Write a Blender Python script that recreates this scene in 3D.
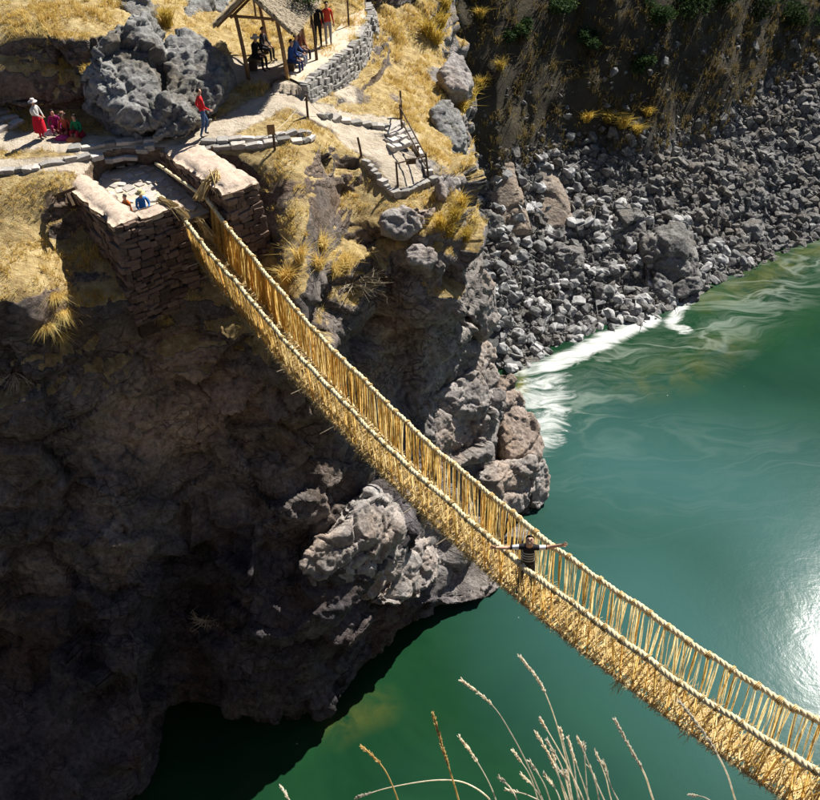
import bpy, bmesh, math, random
import numpy as np
from mathutils import Vector, Matrix, Euler
from mathutils.bvhtree import BVHTree

for o in list(bpy.data.objects):
    bpy.data.objects.remove(o)
SC = bpy.context.scene
COL = SC.collection
random.seed(7)
RNG = np.random.default_rng(7)
R = math.radians

# ------------------------------------------------------------------ camera, sky, sun, exposure
FPX, PITCH, ROLL, CAMZ = 900.0, 39.0, -1.2, 32.0
_p, _r = R(PITCH), R(ROLL)
_f = np.array([0, math.cos(_p), -math.sin(_p)])
_rt0, _up0 = np.array([1., 0, 0]), np.array([0, math.sin(_p), math.cos(_p)])
_rt = _rt0 * math.cos(_r) + _up0 * math.sin(_r)
_up = -_rt0 * math.sin(_r) + _up0 * math.cos(_r)
CAM = np.array([0, 0, CAMZ])
cam = bpy.data.objects.new('camera', bpy.data.cameras.new('camera'))
COL.objects.link(cam)
_m = Matrix(((_rt[0], _up[0], -_f[0], 0), (_rt[1], _up[1], -_f[1], 0), (_rt[2], _up[2], -_f[2], CAMZ), (0, 0, 0, 1)))
cam.matrix_world = _m
cam.data.sensor_width = 36.0
cam.data.lens = 36.0 * FPX / 820.0
cam.data.clip_start = 0.1
cam.data.clip_end = 1500.0
SC.camera = cam

SUN_AZ, SUN_EL = 40.5, 46.8          # azimuth measured from +Y (ahead of the camera) towards +X
wd = bpy.data.worlds.new('World')
SC.world = wd
wd.use_nodes = True
wt = wd.node_tree
sky = wt.nodes.new('ShaderNodeTexSky')
sky.sky_type = 'NISHITA'
sky.sun_disc = False
sky.sun_elevation = R(SUN_EL)
sky.sun_rotation = R(SUN_AZ)
sky.altitude = 3700.0
bg = wt.nodes['Background']
bg.inputs['Strength'].default_value = 0.05
wt.links.new(sky.outputs[0], bg.inputs[0])
sl = bpy.data.lights.new('sun', 'SUN')
sl.energy = 5.0
sl.angle = R(0.53)
sl.color = (1.0, 0.955, 0.88)
sun = bpy.data.objects.new('sun', sl)
COL.objects.link(sun)
_sd = Vector((math.sin(R(SUN_AZ)) * math.cos(R(SUN_EL)), math.cos(R(SUN_AZ)) * math.cos(R(SUN_EL)), math.sin(R(SUN_EL))))
sun.rotation_euler = _sd.to_track_quat('Z', 'Y').to_euler()
sun.location = (30, 40, 60)
SC.view_settings.view_transform = 'Standard'
SC.view_settings.look = 'None'
SC.view_settings.exposure = 1.0
SC.view_settings.gamma = 1.0
SC.view_settings.use_curve_mapping = False


def ray(px, py):
    d = _f + _rt * (px - 410.0) / FPX + _up * (400.0 - py) / FPX
    return d


def at(px, py, Y=None, Z=None):
    d = ray(px, py)
    k = Y / d[1] if Y is not None else (Z - CAMZ) / d[2]
    return CAM + d * k


# ------------------------------------------------------------------ numpy noise
def _hash(ix, iy, iz, s=0):
    h = (ix.astype(np.int64) * 374761393 + iy.astype(np.int64) * 668265263 + iz.astype(np.int64) * 2147483647 + s * 1274126177) & 0xFFFFFFFF
    h = ((h ^ (h >> 13)) * 1274126177) & 0xFFFFFFFF
    h = ((h ^ (h >> 16)) * 2246822519) & 0xFFFFFFFF
    return (h ^ (h >> 15)) & 0xFFFFFFFF


def perlin(P, s=0):
    I = np.floor(P).astype(np.int64)
    F = P - I
    U = F * F * F * (F * (F * 6 - 15) + 10)
    out = np.zeros(len(P))
    for dx in (0, 1):
        wx = U[:, 0] if dx else 1 - U[:, 0]
        for dy in (0, 1):
            wy = U[:, 1] if dy else 1 - U[:, 1]
            for dz in (0, 1):
                wz = U[:, 2] if dz else 1 - U[:, 2]
                h = _hash(I[:, 0] + dx, I[:, 1] + dy, I[:, 2] + dz, s)
                a = (h & 0xFFFF) / 65535.0 * 2 * np.pi
                c = ((h >> 16) & 0xFFFF) / 32767.5 - 1
                sn = np.sqrt(np.maximum(0, 1 - c * c))
                g = sn * np.cos(a) * (F[:, 0] - dx) + sn * np.sin(a) * (F[:, 1] - dy) + c * (F[:, 2] - dz)
                out += wx * wy * wz * g
    return out * 1.6


def fbm(P, octv=4, s=0, gain=0.5):
    a, f, out = 1.0, 1.0, np.zeros(len(P))
    for i in range(octv):
        out += a * perlin(P * f, s + i)
        a *= gain
        f *= 2.03
    return out


def billow(P, octv=3, s=0, gain=0.5):
    a, f, out = 1.0, 1.0, np.zeros(len(P))
    for i in range(octv):
        out += a * (np.abs(perlin(P * f, s + i)) * 2 - 0.5)
        a *= gain
        f *= 2.1
    return out


def worley(P, s=0):
    """F1, F2, random value of the nearest cell"""
    I = np.floor(P).astype(np.int64)
    F1 = np.full(len(P), 9.0)
    F2 = np.full(len(P), 9.0)
    V = np.zeros(len(P))
    for dx in (-1, 0, 1):
        for dy in (-1, 0, 1):
            for dz in (-1, 0, 1):
                cx, cy, cz = I[:, 0] + dx, I[:, 1] + dy, I[:, 2] + dz
                h = _hash(cx, cy, cz, s)
                h2 = _hash(cx, cy, cz, s + 77)
                qx = cx + (h & 1023) / 1023.0
                qy = cy + ((h >> 10) & 1023) / 1023.0
                qz = cz + ((h >> 20) & 1023) / 1023.0
                d = np.sqrt((qx - P[:, 0]) ** 2 + (qy - P[:, 1]) ** 2 + (qz - P[:, 2]) ** 2)
                v = (h2 & 0xFFFF) / 65535.0
                near = d < F1
                F2 = np.where(near, F1, np.minimum(F2, d))
                V = np.where(near, v, V)
                F1 = np.where(near, d, F1)
    return F1, F2, V


def facets(P, s=0):
    """distance gap to the next cell, cell value and tilt: flat broken faces with sharp borders"""
    I = np.floor(P).astype(np.int64)
    F1 = np.full(len(P), 9.0); F2 = np.full(len(P), 9.0); V = np.zeros(len(P)); T = np.zeros(len(P))
    for dx in (-1, 0, 1):
        for dy in (-1, 0, 1):
            for dz in (-1, 0, 1):
                cx, cy, cz = I[:, 0] + dx, I[:, 1] + dy, I[:, 2] + dz
                h = _hash(cx, cy, cz, s); h2 = _hash(cx, cy, cz, s + 77)
                ex = P[:, 0] - cx - (h & 1023) / 1023.0
                ey = P[:, 1] - cy - ((h >> 10) & 1023) / 1023.0
                ez = P[:, 2] - cz - ((h >> 20) & 1023) / 1023.0
                d = np.sqrt(ex * ex + ey * ey + ez * ez)
                tl = ex * ((h2 & 255) / 127.5 - 1) + ey * (((h2 >> 8) & 255) / 127.5 - 1) + ez * (((h2 >> 16) & 255) / 127.5 - 1)
                near = d < F1
                F2 = np.where(near, F1, np.minimum(F2, d))
                V = np.where(near, ((h2 >> 24) & 255) / 255.0, V)
                T = np.where(near, tl, T)
                F1 = np.where(near, d, F1)
    return F2 - F1, V, T


def rocky(P, s=0, big=1.0, mid=1.0, fine=1.0):
    """signed outward offset in metres for broken volcanic rock"""
    W = P + np.stack([fbm(P * 0.5, 2, s + 5), fbm(P * 0.5, 2, s + 9), fbm(P * 0.5, 2, s + 13)], -1) * 0.3
    out = big * 0.55 * fbm(P * 0.22, 3, s)
    g, v, t = facets(W * np.array([0.42, 0.42, 0.55]), s + 21)
    out += mid * (0.34 * (v - 0.5) + 0.42 * t - 0.28 * np.clip(0.10 - g, 0, 1) / 0.10 * 0.5)
    g, v, t = facets(W * np.array([1.15, 1.15, 1.5]), s + 31)
    out += mid * (0.11 * (v - 0.5) + 0.17 * t - 0.05 * np.clip(0.10 - g, 0, 1) / 0.10)
    g, v, t = facets(W * 3.1, s + 35)
    out += fine * (0.03 * (v - 0.5) + 0.06 * t)
    out += fine * 0.022 * billow(P * 3.4, 3, s + 41)
    return out


# ------------------------------------------------------------------ object helpers
def link(name, me, mat=None, parent=None):
    o = bpy.data.objects.new(name, me)
    COL.objects.link(o)
    if parent is not None:
        o.parent = parent
    if mat is not None and me is not None and len(me.materials) == 0:
        me.materials.append(mat)
    return o


def mkmesh(name, V, F, smooth=False):
    me = bpy.data.meshes.new(name)
    me.from_pydata([tuple(map(float, v)) for v in V], [], [tuple(map(int, f)) for f in F])
    if smooth:
        me.polygons.foreach_set('use_smooth', np.ones(len(me.polygons), bool))
    me.update()
    return me


def fastmesh(name, V, Fq, smooth=False):
    """numpy quads or triangles, all faces with the same corner count"""
    V = np.asarray(V, np.float32)
    Fq = np.asarray(Fq, np.int32)
    n = Fq.shape[1]
    me = bpy.data.meshes.new(name)
    me.vertices.add(len(V))
    me.vertices.foreach_set('co', V.ravel())
    me.loops.add(Fq.size)
    me.loops.foreach_set('vertex_index', Fq.ravel())
    me.polygons.add(len(Fq))
    me.polygons.foreach_set('loop_start', np.arange(len(Fq), dtype=np.int32) * n)
    me.polygons.foreach_set('use_smooth', np.full(len(Fq), smooth))
    me.update(calc_edges=True)
    me.validate()
    return me


def attr(me, name, vals):
    a = me.attributes.new(name, 'FLOAT', 'POINT')
    a.data.foreach_set('value', np.asarray(vals, np.float32))


ROOTLOC = {}


def tag(o, label=None, cat=None, group=None, kind=None):
    if label: o['label'] = label
    if cat: o['category'] = cat
    if group: o['group'] = group
    if kind: o['kind'] = kind
    return o


def thing(name, loc, label, cat, group=None):
    o = bpy.data.objects.new(name, None)
    COL.objects.link(o)
    o.location = loc
    o.empty_display_size = 0.2
    ROOTLOC[o.name] = np.array(loc, float)
    tag(o, label, cat, group)
    return o


def rootloc(o):
    while o.parent is not None:
        o = o.parent
    return ROOTLOC.get(o.name, np.zeros(3))


def part(name, V, F, mat, parent, smooth=False):
    """V in world coordinates; parents carry no rotation"""
    V = np.asarray(V, float) - rootloc(parent)
    return link(name, mkmesh(name, V, F, smooth), mat, parent)


class MB:
    def __init__(s):
        s.V, s.F = [], []

    def add(s, V, F):
        b = len(s.V)
        s.V += [tuple(v) for v in V]
        s.F += [tuple(i + b for i in f) for f in F]

    def box(s, c, size, rot=(0, 0, 0), jit=0.0):
        m = Euler(rot).to_matrix()
        V = []
        for x in (-1, 1):
            for y in (-1, 1):
                for z in (-1, 1):
                    v = m @ Vector((x * size[0] / 2, y * size[1] / 2, z * size[2] / 2))
                    V.append((c[0] + v.x + random.uniform(-jit, jit), c[1] + v.y + random.uniform(-jit, jit), c[2] + v.z + random.uniform(-jit, jit)))
        s.add(V, [(0, 1, 3, 2), (4, 6, 7, 5), (0, 4, 5, 1), (2, 3, 7, 6), (0, 2, 6, 4), (1, 5, 7, 3)])

    def tube(s, pts, rad, n=6, cap=True):
        pts = [Vector(map(float, p)) for p in pts]
        rads = rad if hasattr(rad, '__len__') else [rad] * len(pts)
        V, F = [], []
        prev = None
        for i, p in enumerate(pts):
            t = (pts[min(i + 1, len(pts) - 1)] - pts[max(i - 1, 0)])
            t = t.normalized() if t.length > 1e-9 else Vector((0, 0, 1))
            if prev is None:
                a = Vector((0, 0, 1)) if abs(t.z) < 0.9 else Vector((1, 0, 0))
                u = t.cross(a).normalized()
            else:
                u = (prev - t * prev.dot(t))
                u = u.normalized() if u.length > 1e-6 else t.orthogonal().normalized()
            prev = u
            w = t.cross(u)
            for k in range(n):
                a = 2 * math.pi * k / n
                V.append(p + (u * math.cos(a) + w * math.sin(a)) * rads[i])
        for i in range(len(pts) - 1):
            for k in range(n):
                F.append((i * n + k, i * n + (k + 1) % n, (i + 1) * n + (k + 1) % n, (i + 1) * n + k))
        if cap:
            F.append(tuple(range(n - 1, -1, -1)))
            F.append(tuple((len(pts) - 1) * n + k for k in range(n)))
        s.add(V, F)

    def lathe(s, c, prof, n=16, ax=(1, 1)):
        V, F = [], []
        for r, z in prof:
            for k in range(n):
                a = 2 * math.pi * k / n
                V.append((c[0] + r * ax[0] * math.cos(a), c[1] + r * ax[1] * math.sin(a), c[2] + z))
        for i in range(len(prof) - 1):
            for k in range(n):
                F.append((i * n + k, i * n + (k + 1) % n, (i + 1) * n + (k + 1) % n, (i + 1) * n + k))
        F.append(tuple(range(n - 1, -1, -1)))
        F.append(tuple((len(prof) - 1) * n + k for k in range(n)))
        s.add(V, F)

    def part(s, name, mat, parent, smooth=False):
        return part(name, s.V, s.F, mat, parent, smooth)


# ------------------------------------------------------------------ materials
def ramp(nt, fac, stops):
    n = nt.nodes.new('ShaderNodeValToRGB')
    el = n.color_ramp.elements
    while len(el) < len(stops):
        el.new(0.5)
    for e, (p, c) in zip(el, stops):
        e.position = p
        e.color = (*c, 1) if len(c) == 3 else c
    nt.links.new(fac, n.inputs[0])
    return n.outputs[0]


def noise(nt, vec, scale, detail=4, rough=0.55, dist=0.0):
    n = nt.nodes.new('ShaderNodeTexNoise')
    n.inputs['Scale'].default_value = scale
    n.inputs['Detail'].default_value = detail
    n.inputs['Roughness'].default_value = rough
    n.inputs['Distortion'].default_value = dist
    if vec is not None:
        nt.links.new(vec, n.inputs['Vector'])
    return n.outputs[0]


def mixc(nt, fac, a, b, mode='MIX'):
    n = nt.nodes.new('ShaderNodeMix')
    n.data_type = 'RGBA'
    n.blend_type = mode
    for sock, v in ((n.inputs[0], fac), (n.inputs[6], a), (n.inputs[7], b)):
        if isinstance(v, (int, float)):
            sock.default_value = v
        elif isinstance(v, tuple):
            sock.default_value = (*v, 1)
        else:
            nt.links.new(v, sock)
    return n.outputs[2]


def math_(nt, op, a, b=None, clamp=False):
    n = nt.nodes.new('ShaderNodeMath')
    n.operation = op
    n.use_clamp = clamp
    for sock, v in zip(n.inputs, (a, b)):
        if v is None: continue
        if isinstance(v, (int, float)):
            sock.default_value = v
        else:
            nt.links.new(v, sock)
    return n.outputs[0]


def getattr_(nt, name):
    n = nt.nodes.new('ShaderNodeAttribute')
    n.attribute_name = name
    return n.outputs['Fac']


def newmat(name, rough=0.9, spec=0.2):
    m = bpy.data.materials.new(name)
    m.use_nodes = True
    nt = m.node_tree
    b = nt.nodes['Principled BSDF']
    b.inputs['Roughness'].default_value = rough
    b.inputs['Specular IOR Level'].default_value = spec
    tc = nt.nodes.new('ShaderNodeTexCoord')
    return m, nt, b, tc


def bump(nt, b, h, strength=0.5, dist=0.05):
    n = nt.nodes.new('ShaderNodeBump')
    n.inputs['Strength'].default_value = strength
    n.inputs['Distance'].default_value = dist
    nt.links.new(h, n.inputs['Height'])
    nt.links.new(n.outputs[0], b.inputs['Normal'])


def objrand(nt):
    return nt.nodes.new('ShaderNodeObjectInfo').outputs['Random']


def simple(name, c1, c2=None, scale=6, rough=0.9, spec=0.2, vary=0.0, bmp=0.0, bscale=20, coords='Object'):
    m, nt, b, tc = newmat(name, rough, spec)
    v = tc.outputs[coords]
    c2 = c2 or tuple(x * 0.7 for x in c1)
    n = noise(nt, v, scale, 5, 0.6)
    c = ramp(nt, n, [(0.3, c2), (0.7, c1)])
    if vary:
        r = objrand(nt)
        hsv = nt.nodes.new('ShaderNodeHueSaturation')
        mr = nt.nodes.new('ShaderNodeMapRange')
        mr.inputs[3].default_value = 1 - vary
        mr.inputs[4].default_value = 1 + vary
        nt.links.new(r, mr.inputs[0])
        nt.links.new(mr.outputs[0], hsv.inputs['Value'])
        nt.links.new(c, hsv.inputs['Color'])
        c = hsv.outputs[0]
    nt.links.new(c, b.inputs['Base Color'])
    if bmp:
        bump(nt, b, noise(nt, v, bscale, 6, 0.65), bmp, 0.03)
    return m


def rockmat(name, dark, mid, light, warm=None, scale=1.0, lichen=0.0):
    m, nt, b, tc = newmat(name, 0.92, 0.15)
    g = nt.nodes.new('ShaderNodeNewGeometry').outputs['Position']
    n1 = noise(nt, g, 0.9 * scale, 8, 0.65, 0.4)
    c = ramp(nt, n1, [(0.28, dark), (0.5, mid), (0.72, light)])
    if warm:
        n2 = noise(nt, g, 0.35 * scale, 4, 0.6)
        c = mixc(nt, ramp(nt, n2, [(0.45, (0, 0, 0)), (0.65, (0.8, 0.8, 0.8))]), c, warm)
    n3 = noise(nt, g, 7.0 * scale, 6, 0.7)
    c = mixc(nt, 0.75, c, ramp(nt, n3, [(0.3, (0.35, 0.34, 0.33)), (0.65, (1.15, 1.13, 1.1))]), 'MULTIPLY')
    vo = nt.nodes.new('ShaderNodeTexVoronoi')
    vo.inputs['Scale'].default_value = 5.5 * scale
    nt.links.new(g, vo.inputs['Vector'])
    if lichen:
        n4 = noise(nt, g, 2.3, 5, 0.7)
        c = mixc(nt, ramp(nt, n4, [(0.56, (0, 0, 0)), (0.68, (lichen, lichen, lichen))]), c, (0.42, 0.38, 0.25))
    nt.links.new(c, b.inputs['Base Color'])
    h = math_(nt, 'ADD', math_(nt, 'MULTIPLY', n3, 0.8), math_(nt, 'MULTIPLY', vo.outputs['Distance'], 0.6))
    bump(nt, b, math_(nt, 'ADD', h, math_(nt, 'MULTIPLY', noise(nt, g, 28 * scale, 5, 0.7), 0.3)), 0.9, 0.10)
    return m


M = {}
M['boulder'] = rockmat('boulder_rock', (0.12, 0.12, 0.12), (0.30, 0.30, 0.295), (0.48, 0.48, 0.47), warm=(0.15, 0.125, 0.09), lichen=0.35)
M['outcrop'] = rockmat('outcrop_rock', (0.14, 0.13, 0.125), (0.35, 0.325, 0.31), (0.55, 0.515, 0.49), warm=(0.42, 0.33, 0.265))
M['pinkrock'] = rockmat('pink_rock', (0.16, 0.13, 0.115), (0.36, 0.29, 0.245), (0.52, 0.44, 0.39), warm=(0.44, 0.31, 0.21))
M['tanrock'] = rockmat('tan_rock', (0.15, 0.13, 0.11), (0.31, 0.265, 0.225), (0.44, 0.39, 0.335), warm=(0.36, 0.28, 0.21))
M['talus'] = simple('talus_rock', (0.40, 0.395, 0.385), (0.15, 0.15, 0.15), 2.2, 0.95, 0.1, vary=0.45, bmp=0.9, bscale=7)
M['talus2'] = rockmat('talus_stuff', (0.06, 0.06, 0.06), (0.20, 0.198, 0.195), (0.42, 0.415, 0.405), warm=(.2, .18, .155))
M['wallstone'] = simple('wall_stone', (0.22, 0.155, 0.12), (0.10, 0.07, 0.055), 5, 0.95, 0.1, vary=0.45, bmp=0.6, bscale=14)
M['greystone'] = simple('grey_stone', (0.36, 0.34, 0.31), (0.2, 0.19, 0.175), 4, 0.95, 0.1, vary=0.35, bmp=0.5, bscale=12)
M['palestone'] = simple('pale_kerb_stone', (0.58, 0.53, 0.47), (0.33, 0.3, 0.27), 4, 0.95, 0.1, vary=0.25, bmp=0.5, bscale=12)
M['mortar'] = simple('mud_mortar', (0.09, 0.065, 0.05), (0.045, 0.032, 0.025), 8, 1.0, 0.05, bmp=0.5)
M['coping'] = simple('mud_coping', (0.58, 0.47, 0.375), (0.36, 0.28, 0.215), 7, 1.0, 0.05, bmp=1.0, bscale=16)
M['dirt'] = simple('trodden_dirt', (0.62, 0.52, 0.4), (0.42, 0.34, 0.25), 2.5, 1.0, 0.05, bmp=0.5, bscale=8)
M['wood'] = simple('weathered_wood', (0.36, 0.22, 0.11), (0.2, 0.115, 0.055), 5, 0.85, 0.2, bmp=0.3, bscale=25)
M['darkwood'] = simple('dark_wood', (0.13, 0.085, 0.05), (0.06, 0.04, 0.025), 6, 0.9, 0.2, bmp=0.3)
M['wire'] = simple('pale_cord', (0.55, 0.5, 0.4), None, 6, 0.9)


def fibre(name, c1, c2, c3, scale=14, trans=0.25):
    m, nt, b, tc = newmat(name, 0.85, 0.15)
    g = nt.nodes.new('ShaderNodeNewGeometry').outputs['Position']
    c = ramp(nt, noise(nt, g, scale, 5, 0.7), [(0.28, c1), (0.5, c2), (0.72, c3)])
    r = objrand(nt)
    c = mixc(nt, 0.6, c, ramp(nt, r, [(0, (0.55, 0.55, 0.55)), (0.5, (1, 1, 1)), (1, (1.25, 1.2, 1.15))]), 'MULTIPLY')
    nt.links.new(c, b.inputs['Base Color'])
    if trans:
        tr = nt.nodes.new('ShaderNodeBsdfTranslucent')
        nt.links.new(c, tr.inputs[0])
        mx = nt.nodes.new('ShaderNodeMixShader')
        mx.inputs[0].default_value = trans
        nt.links.new(b.outputs[0], mx.inputs[1])
        nt.links.new(tr.outputs[0], mx.inputs[2])
        nt.links.new(mx.outputs[0], nt.nodes['Material Output'].inputs[0])
    else:
        bump(nt, b, noise(nt, g, 60, 4, 0.7), 0.8, 0.02)
    return m


M['rope'] = fibre('braided_grass_rope', (0.36, 0.28, 0.14), (0.62, 0.53, 0.33), (0.8, 0.72, 0.52), 18, 0)
M['cord'] = fibre('orange_grass_cord', (0.42, 0.26, 0.07), (0.72, 0.52, 0.18), (0.88, 0.72, 0.36), 9, 0.68)
M['cordpale'] = fibre('pale_grass_cord', (0.44, 0.31, 0.11), (0.74, 0.60, 0.30), (0.88, 0.78, 0.52), 9, 0.65)
M['straw'] = fibre('straw_mat', (0.28, 0.18, 0.06), (0.56, 0.41, 0.18), (0.78, 0.66, 0.42), 11, 0.15)
M['grass'] = fibre('dry_grass', (0.38, 0.24, 0.06), (0.70, 0.51, 0.16), (0.90, 0.78, 0.38), 0.9, 0.4)
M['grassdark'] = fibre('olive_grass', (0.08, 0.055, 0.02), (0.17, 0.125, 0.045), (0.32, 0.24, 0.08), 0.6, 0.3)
M['tussock'] = fibre('golden_tussock', (0.34, 0.22, 0.04), (0.6, 0.43, 0.08), (0.74, 0.58, 0.16), 2, 0.4)
M['twig'] = fibre('dry_twig', (0.3, 0.24, 0.16), (0.5, 0.42, 0.3), (0.68, 0.6, 0.46), 5, 0.1)
M['stalk'] = fibre('seed_stalk', (0.62, 0.55, 0.4), (0.82, 0.76, 0.62), (0.92, 0.89, 0.8), 30, 0.55)
M['stalkbrown'] = fibre('brown_stalk', (0.45, 0.32, 0.12), (0.66, 0.5, 0.22), (0.8, 0.66, 0.36), 30, 0.5)
M['leaf'] = fibre('green_leaf', (0.04, 0.07, 0.02), (0.08, 0.13, 0.035), (0.13, 0.18, 0.05), 2, 0.35)
M['leafdark'] = fibre('dark_shrub_leaf', (0.018, 0.035, 0.014), (0.035, 0.065, 0.02), (0.07, 0.10, 0.03), 1.0, 0.3)
M['thatch'] = fibre('grey_thatch', (0.15, 0.12, 0.08), (0.32, 0.27, 0.195), (0.5, 0.44, 0.34), 9, 0)


def terrainmat():
    m, nt, b, tc = newmat('cliff_and_terrace', 0.95, 0.1)
    g = nt.nodes.new('ShaderNodeNewGeometry').outputs['Position']
    n1 = noise(nt, g, 0.55, 8, 0.65, 0.5)
    rock = ramp(nt, n1, [(0.3, (0.075, 0.068, 0.066)), (0.5, (0.18, 0.16, 0.15)), (0.7, (0.33, 0.29, 0.265))])
    n2 = noise(nt, g, 0.22, 4, 0.6)
    rock = mixc(nt, ramp(nt, n2, [(0.48, (0, 0, 0)), (0.66, (0.75, 0.75, 0.75))]), rock, (0.25, 0.17, 0.11))
    rock = mixc(nt, getattr_(nt, 'brown'), rock, (0.62, 0.47, 0.36))
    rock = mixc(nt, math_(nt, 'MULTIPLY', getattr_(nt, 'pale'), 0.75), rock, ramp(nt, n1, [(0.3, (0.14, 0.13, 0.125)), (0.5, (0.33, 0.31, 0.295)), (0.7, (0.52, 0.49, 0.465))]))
    rock = mixc(nt, math_(nt, 'MULTIPLY', getattr_(nt, 'lowshade'), math_(nt, 'SUBTRACT', 0.8, math_(nt, 'MULTIPLY', getattr_(nt, 'pale'), 0.6))), rock, mixc(nt, 1.0, rock, (0.42, 0.44, 0.55), 'MULTIPLY'))  # lower rock darkened and blued in its colour to imitate deep shade
    n3 = noise(nt, g, 5.5, 7, 0.72)
    rock = mixc(nt, 0.85, rock, ramp(nt, n3, [(0.3, (0.25, 0.245, 0.24)), (0.66, (1.35, 1.32, 1.28))]), 'MULTIPLY')
    wv_ = nt.nodes.new('ShaderNodeTexNoise'); wv_.inputs['Scale'].default_value = 0.9; wv_.inputs['Detail'].default_value = 3; nt.links.new(g, wv_.inputs['Vector'])
    va = nt.nodes.new('ShaderNodeVectorMath'); va.operation = 'MULTIPLY_ADD'; nt.links.new(wv_.outputs['Color'], va.inputs[0]); va.inputs[1].default_value = (1.1, 1.1, 1.1); nt.links.new(g, va.inputs[2])
    vs = nt.nodes.new('ShaderNodeVectorMath'); vs.operation = 'MULTIPLY'; nt.links.new(va.outputs[0], vs.inputs[0]); vs.inputs[1].default_value = (1, 1, 1.7)
    crk = None
    for sc_, wd_ in ((0.55, .05), (1.5, .06)):
        vo_ = nt.nodes.new('ShaderNodeTexVoronoi'); vo_.feature = 'DISTANCE_TO_EDGE'; vo_.inputs['Scale'].default_value = sc_; nt.links.new(vs.outputs[0], vo_.inputs['Vector'])
        cr_ = ramp(nt, vo_.outputs['Distance'], [(0.0, (0, 0, 0)), (wd_, (1, 1, 1))])
        crk = cr_ if crk is None else math_(nt, 'MULTIPLY', crk, cr_)
    crk = math_(nt, 'MAXIMUM', crk, ramp(nt, noise(nt, g, 0.6, 4, 0.6), [(0.42, (1, 1, 1)), (0.58, (0, 0, 0))]))
    rock = mixc(nt, 0.5, rock, mixc(nt, crk, (0.25, 0.23, 0.22), (1, 1, 1)), 'MULTIPLY')
    nd = noise(nt, g, 1.6, 6, 0.7)
    dirt = ramp(nt, nd, [(0.3, (0.4, 0.33, 0.24)), (0.7, (0.66, 0.57, 0.45))])
    soil = ramp(nt, noise(nt, g, 2.2, 6, 0.75), [(0.3, (0.2, 0.13, 0.06)), (0.5, (0.42, 0.31, 0.14)), (0.7, (0.62, 0.5, 0.27))])
    gr = math_(nt, 'ADD', getattr_(nt, 'grass'), math_(nt, 'MULTIPLY', math_(nt, 'SUBTRACT', n3, 0.5), 0.9), True)
    c = mixc(nt, ramp(nt, gr, [(0.42, (0, 0, 0)), (0.58, (1, 1, 1))]), rock, soil)
    di = math_(nt, 'ADD', getattr_(nt, 'dirt'), math_(nt, 'MULTIPLY', math_(nt, 'SUBTRACT', nd, 0.5), 0.8), True)
    c = mixc(nt, ramp(nt, di, [(0.4, (0, 0, 0)), (0.6, (1, 1, 1))]), c, dirt)
    nt.links.new(c, b.inputs['Base Color'])
    h = math_(nt, 'ADD', n3, math_(nt, 'MULTIPLY', noise(nt, g, 24, 6, 0.7), 0.35))
    rk = math_(nt, 'SUBTRACT', 1.0, math_(nt, 'MAXIMUM', ramp(nt, gr, [(0.3, (0, 0, 0)), (0.5, (1, 1, 1))]), ramp(nt, di, [(0.3, (0, 0, 0)), (0.5, (1, 1, 1))])))
    h = math_(nt, 'ADD', h, math_(nt, 'MULTIPLY', math_(nt, 'MULTIPLY', crk, rk), 0.5))
    bump(nt, b, h, 1.0, 0.13)
    return m


def hillmat():
    m, nt, b, tc = newmat('hillside_soil', 0.95, 0.1)
    g = nt.nodes.new('ShaderNodeNewGeometry').outputs['Position']
    c = ramp(nt, noise(nt, g, 0.35, 8, 0.7, 0.3), [(0.3, (0.035, 0.03, 0.024)), (0.55, (0.085, 0.072, 0.05)), (0.75, (0.15, 0.125, 0.075))])
    gy = ramp(nt, noise(nt, g, 1.8, 6, 0.7), [(0.3, (0.06, 0.06, 0.06)), (0.7, (0.2, 0.2, 0.2))])
    c = mixc(nt, getattr_(nt, 'scree'), c, gy)
    nt.links.new(c, b.inputs['Base Color'])
    bump(nt, b, noise(nt, g, 4, 8, 0.75), 1.0, 0.25)
    return m


M['terrain'] = terrainmat()
M['hill'] = hillmat()
exec_marker = 'materials done'


# ------------------------------------------------------------------ the left bank: terrace, grass slopes and cliff (one lofted sheet)
def Zs(v): return ('z', v)


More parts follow.
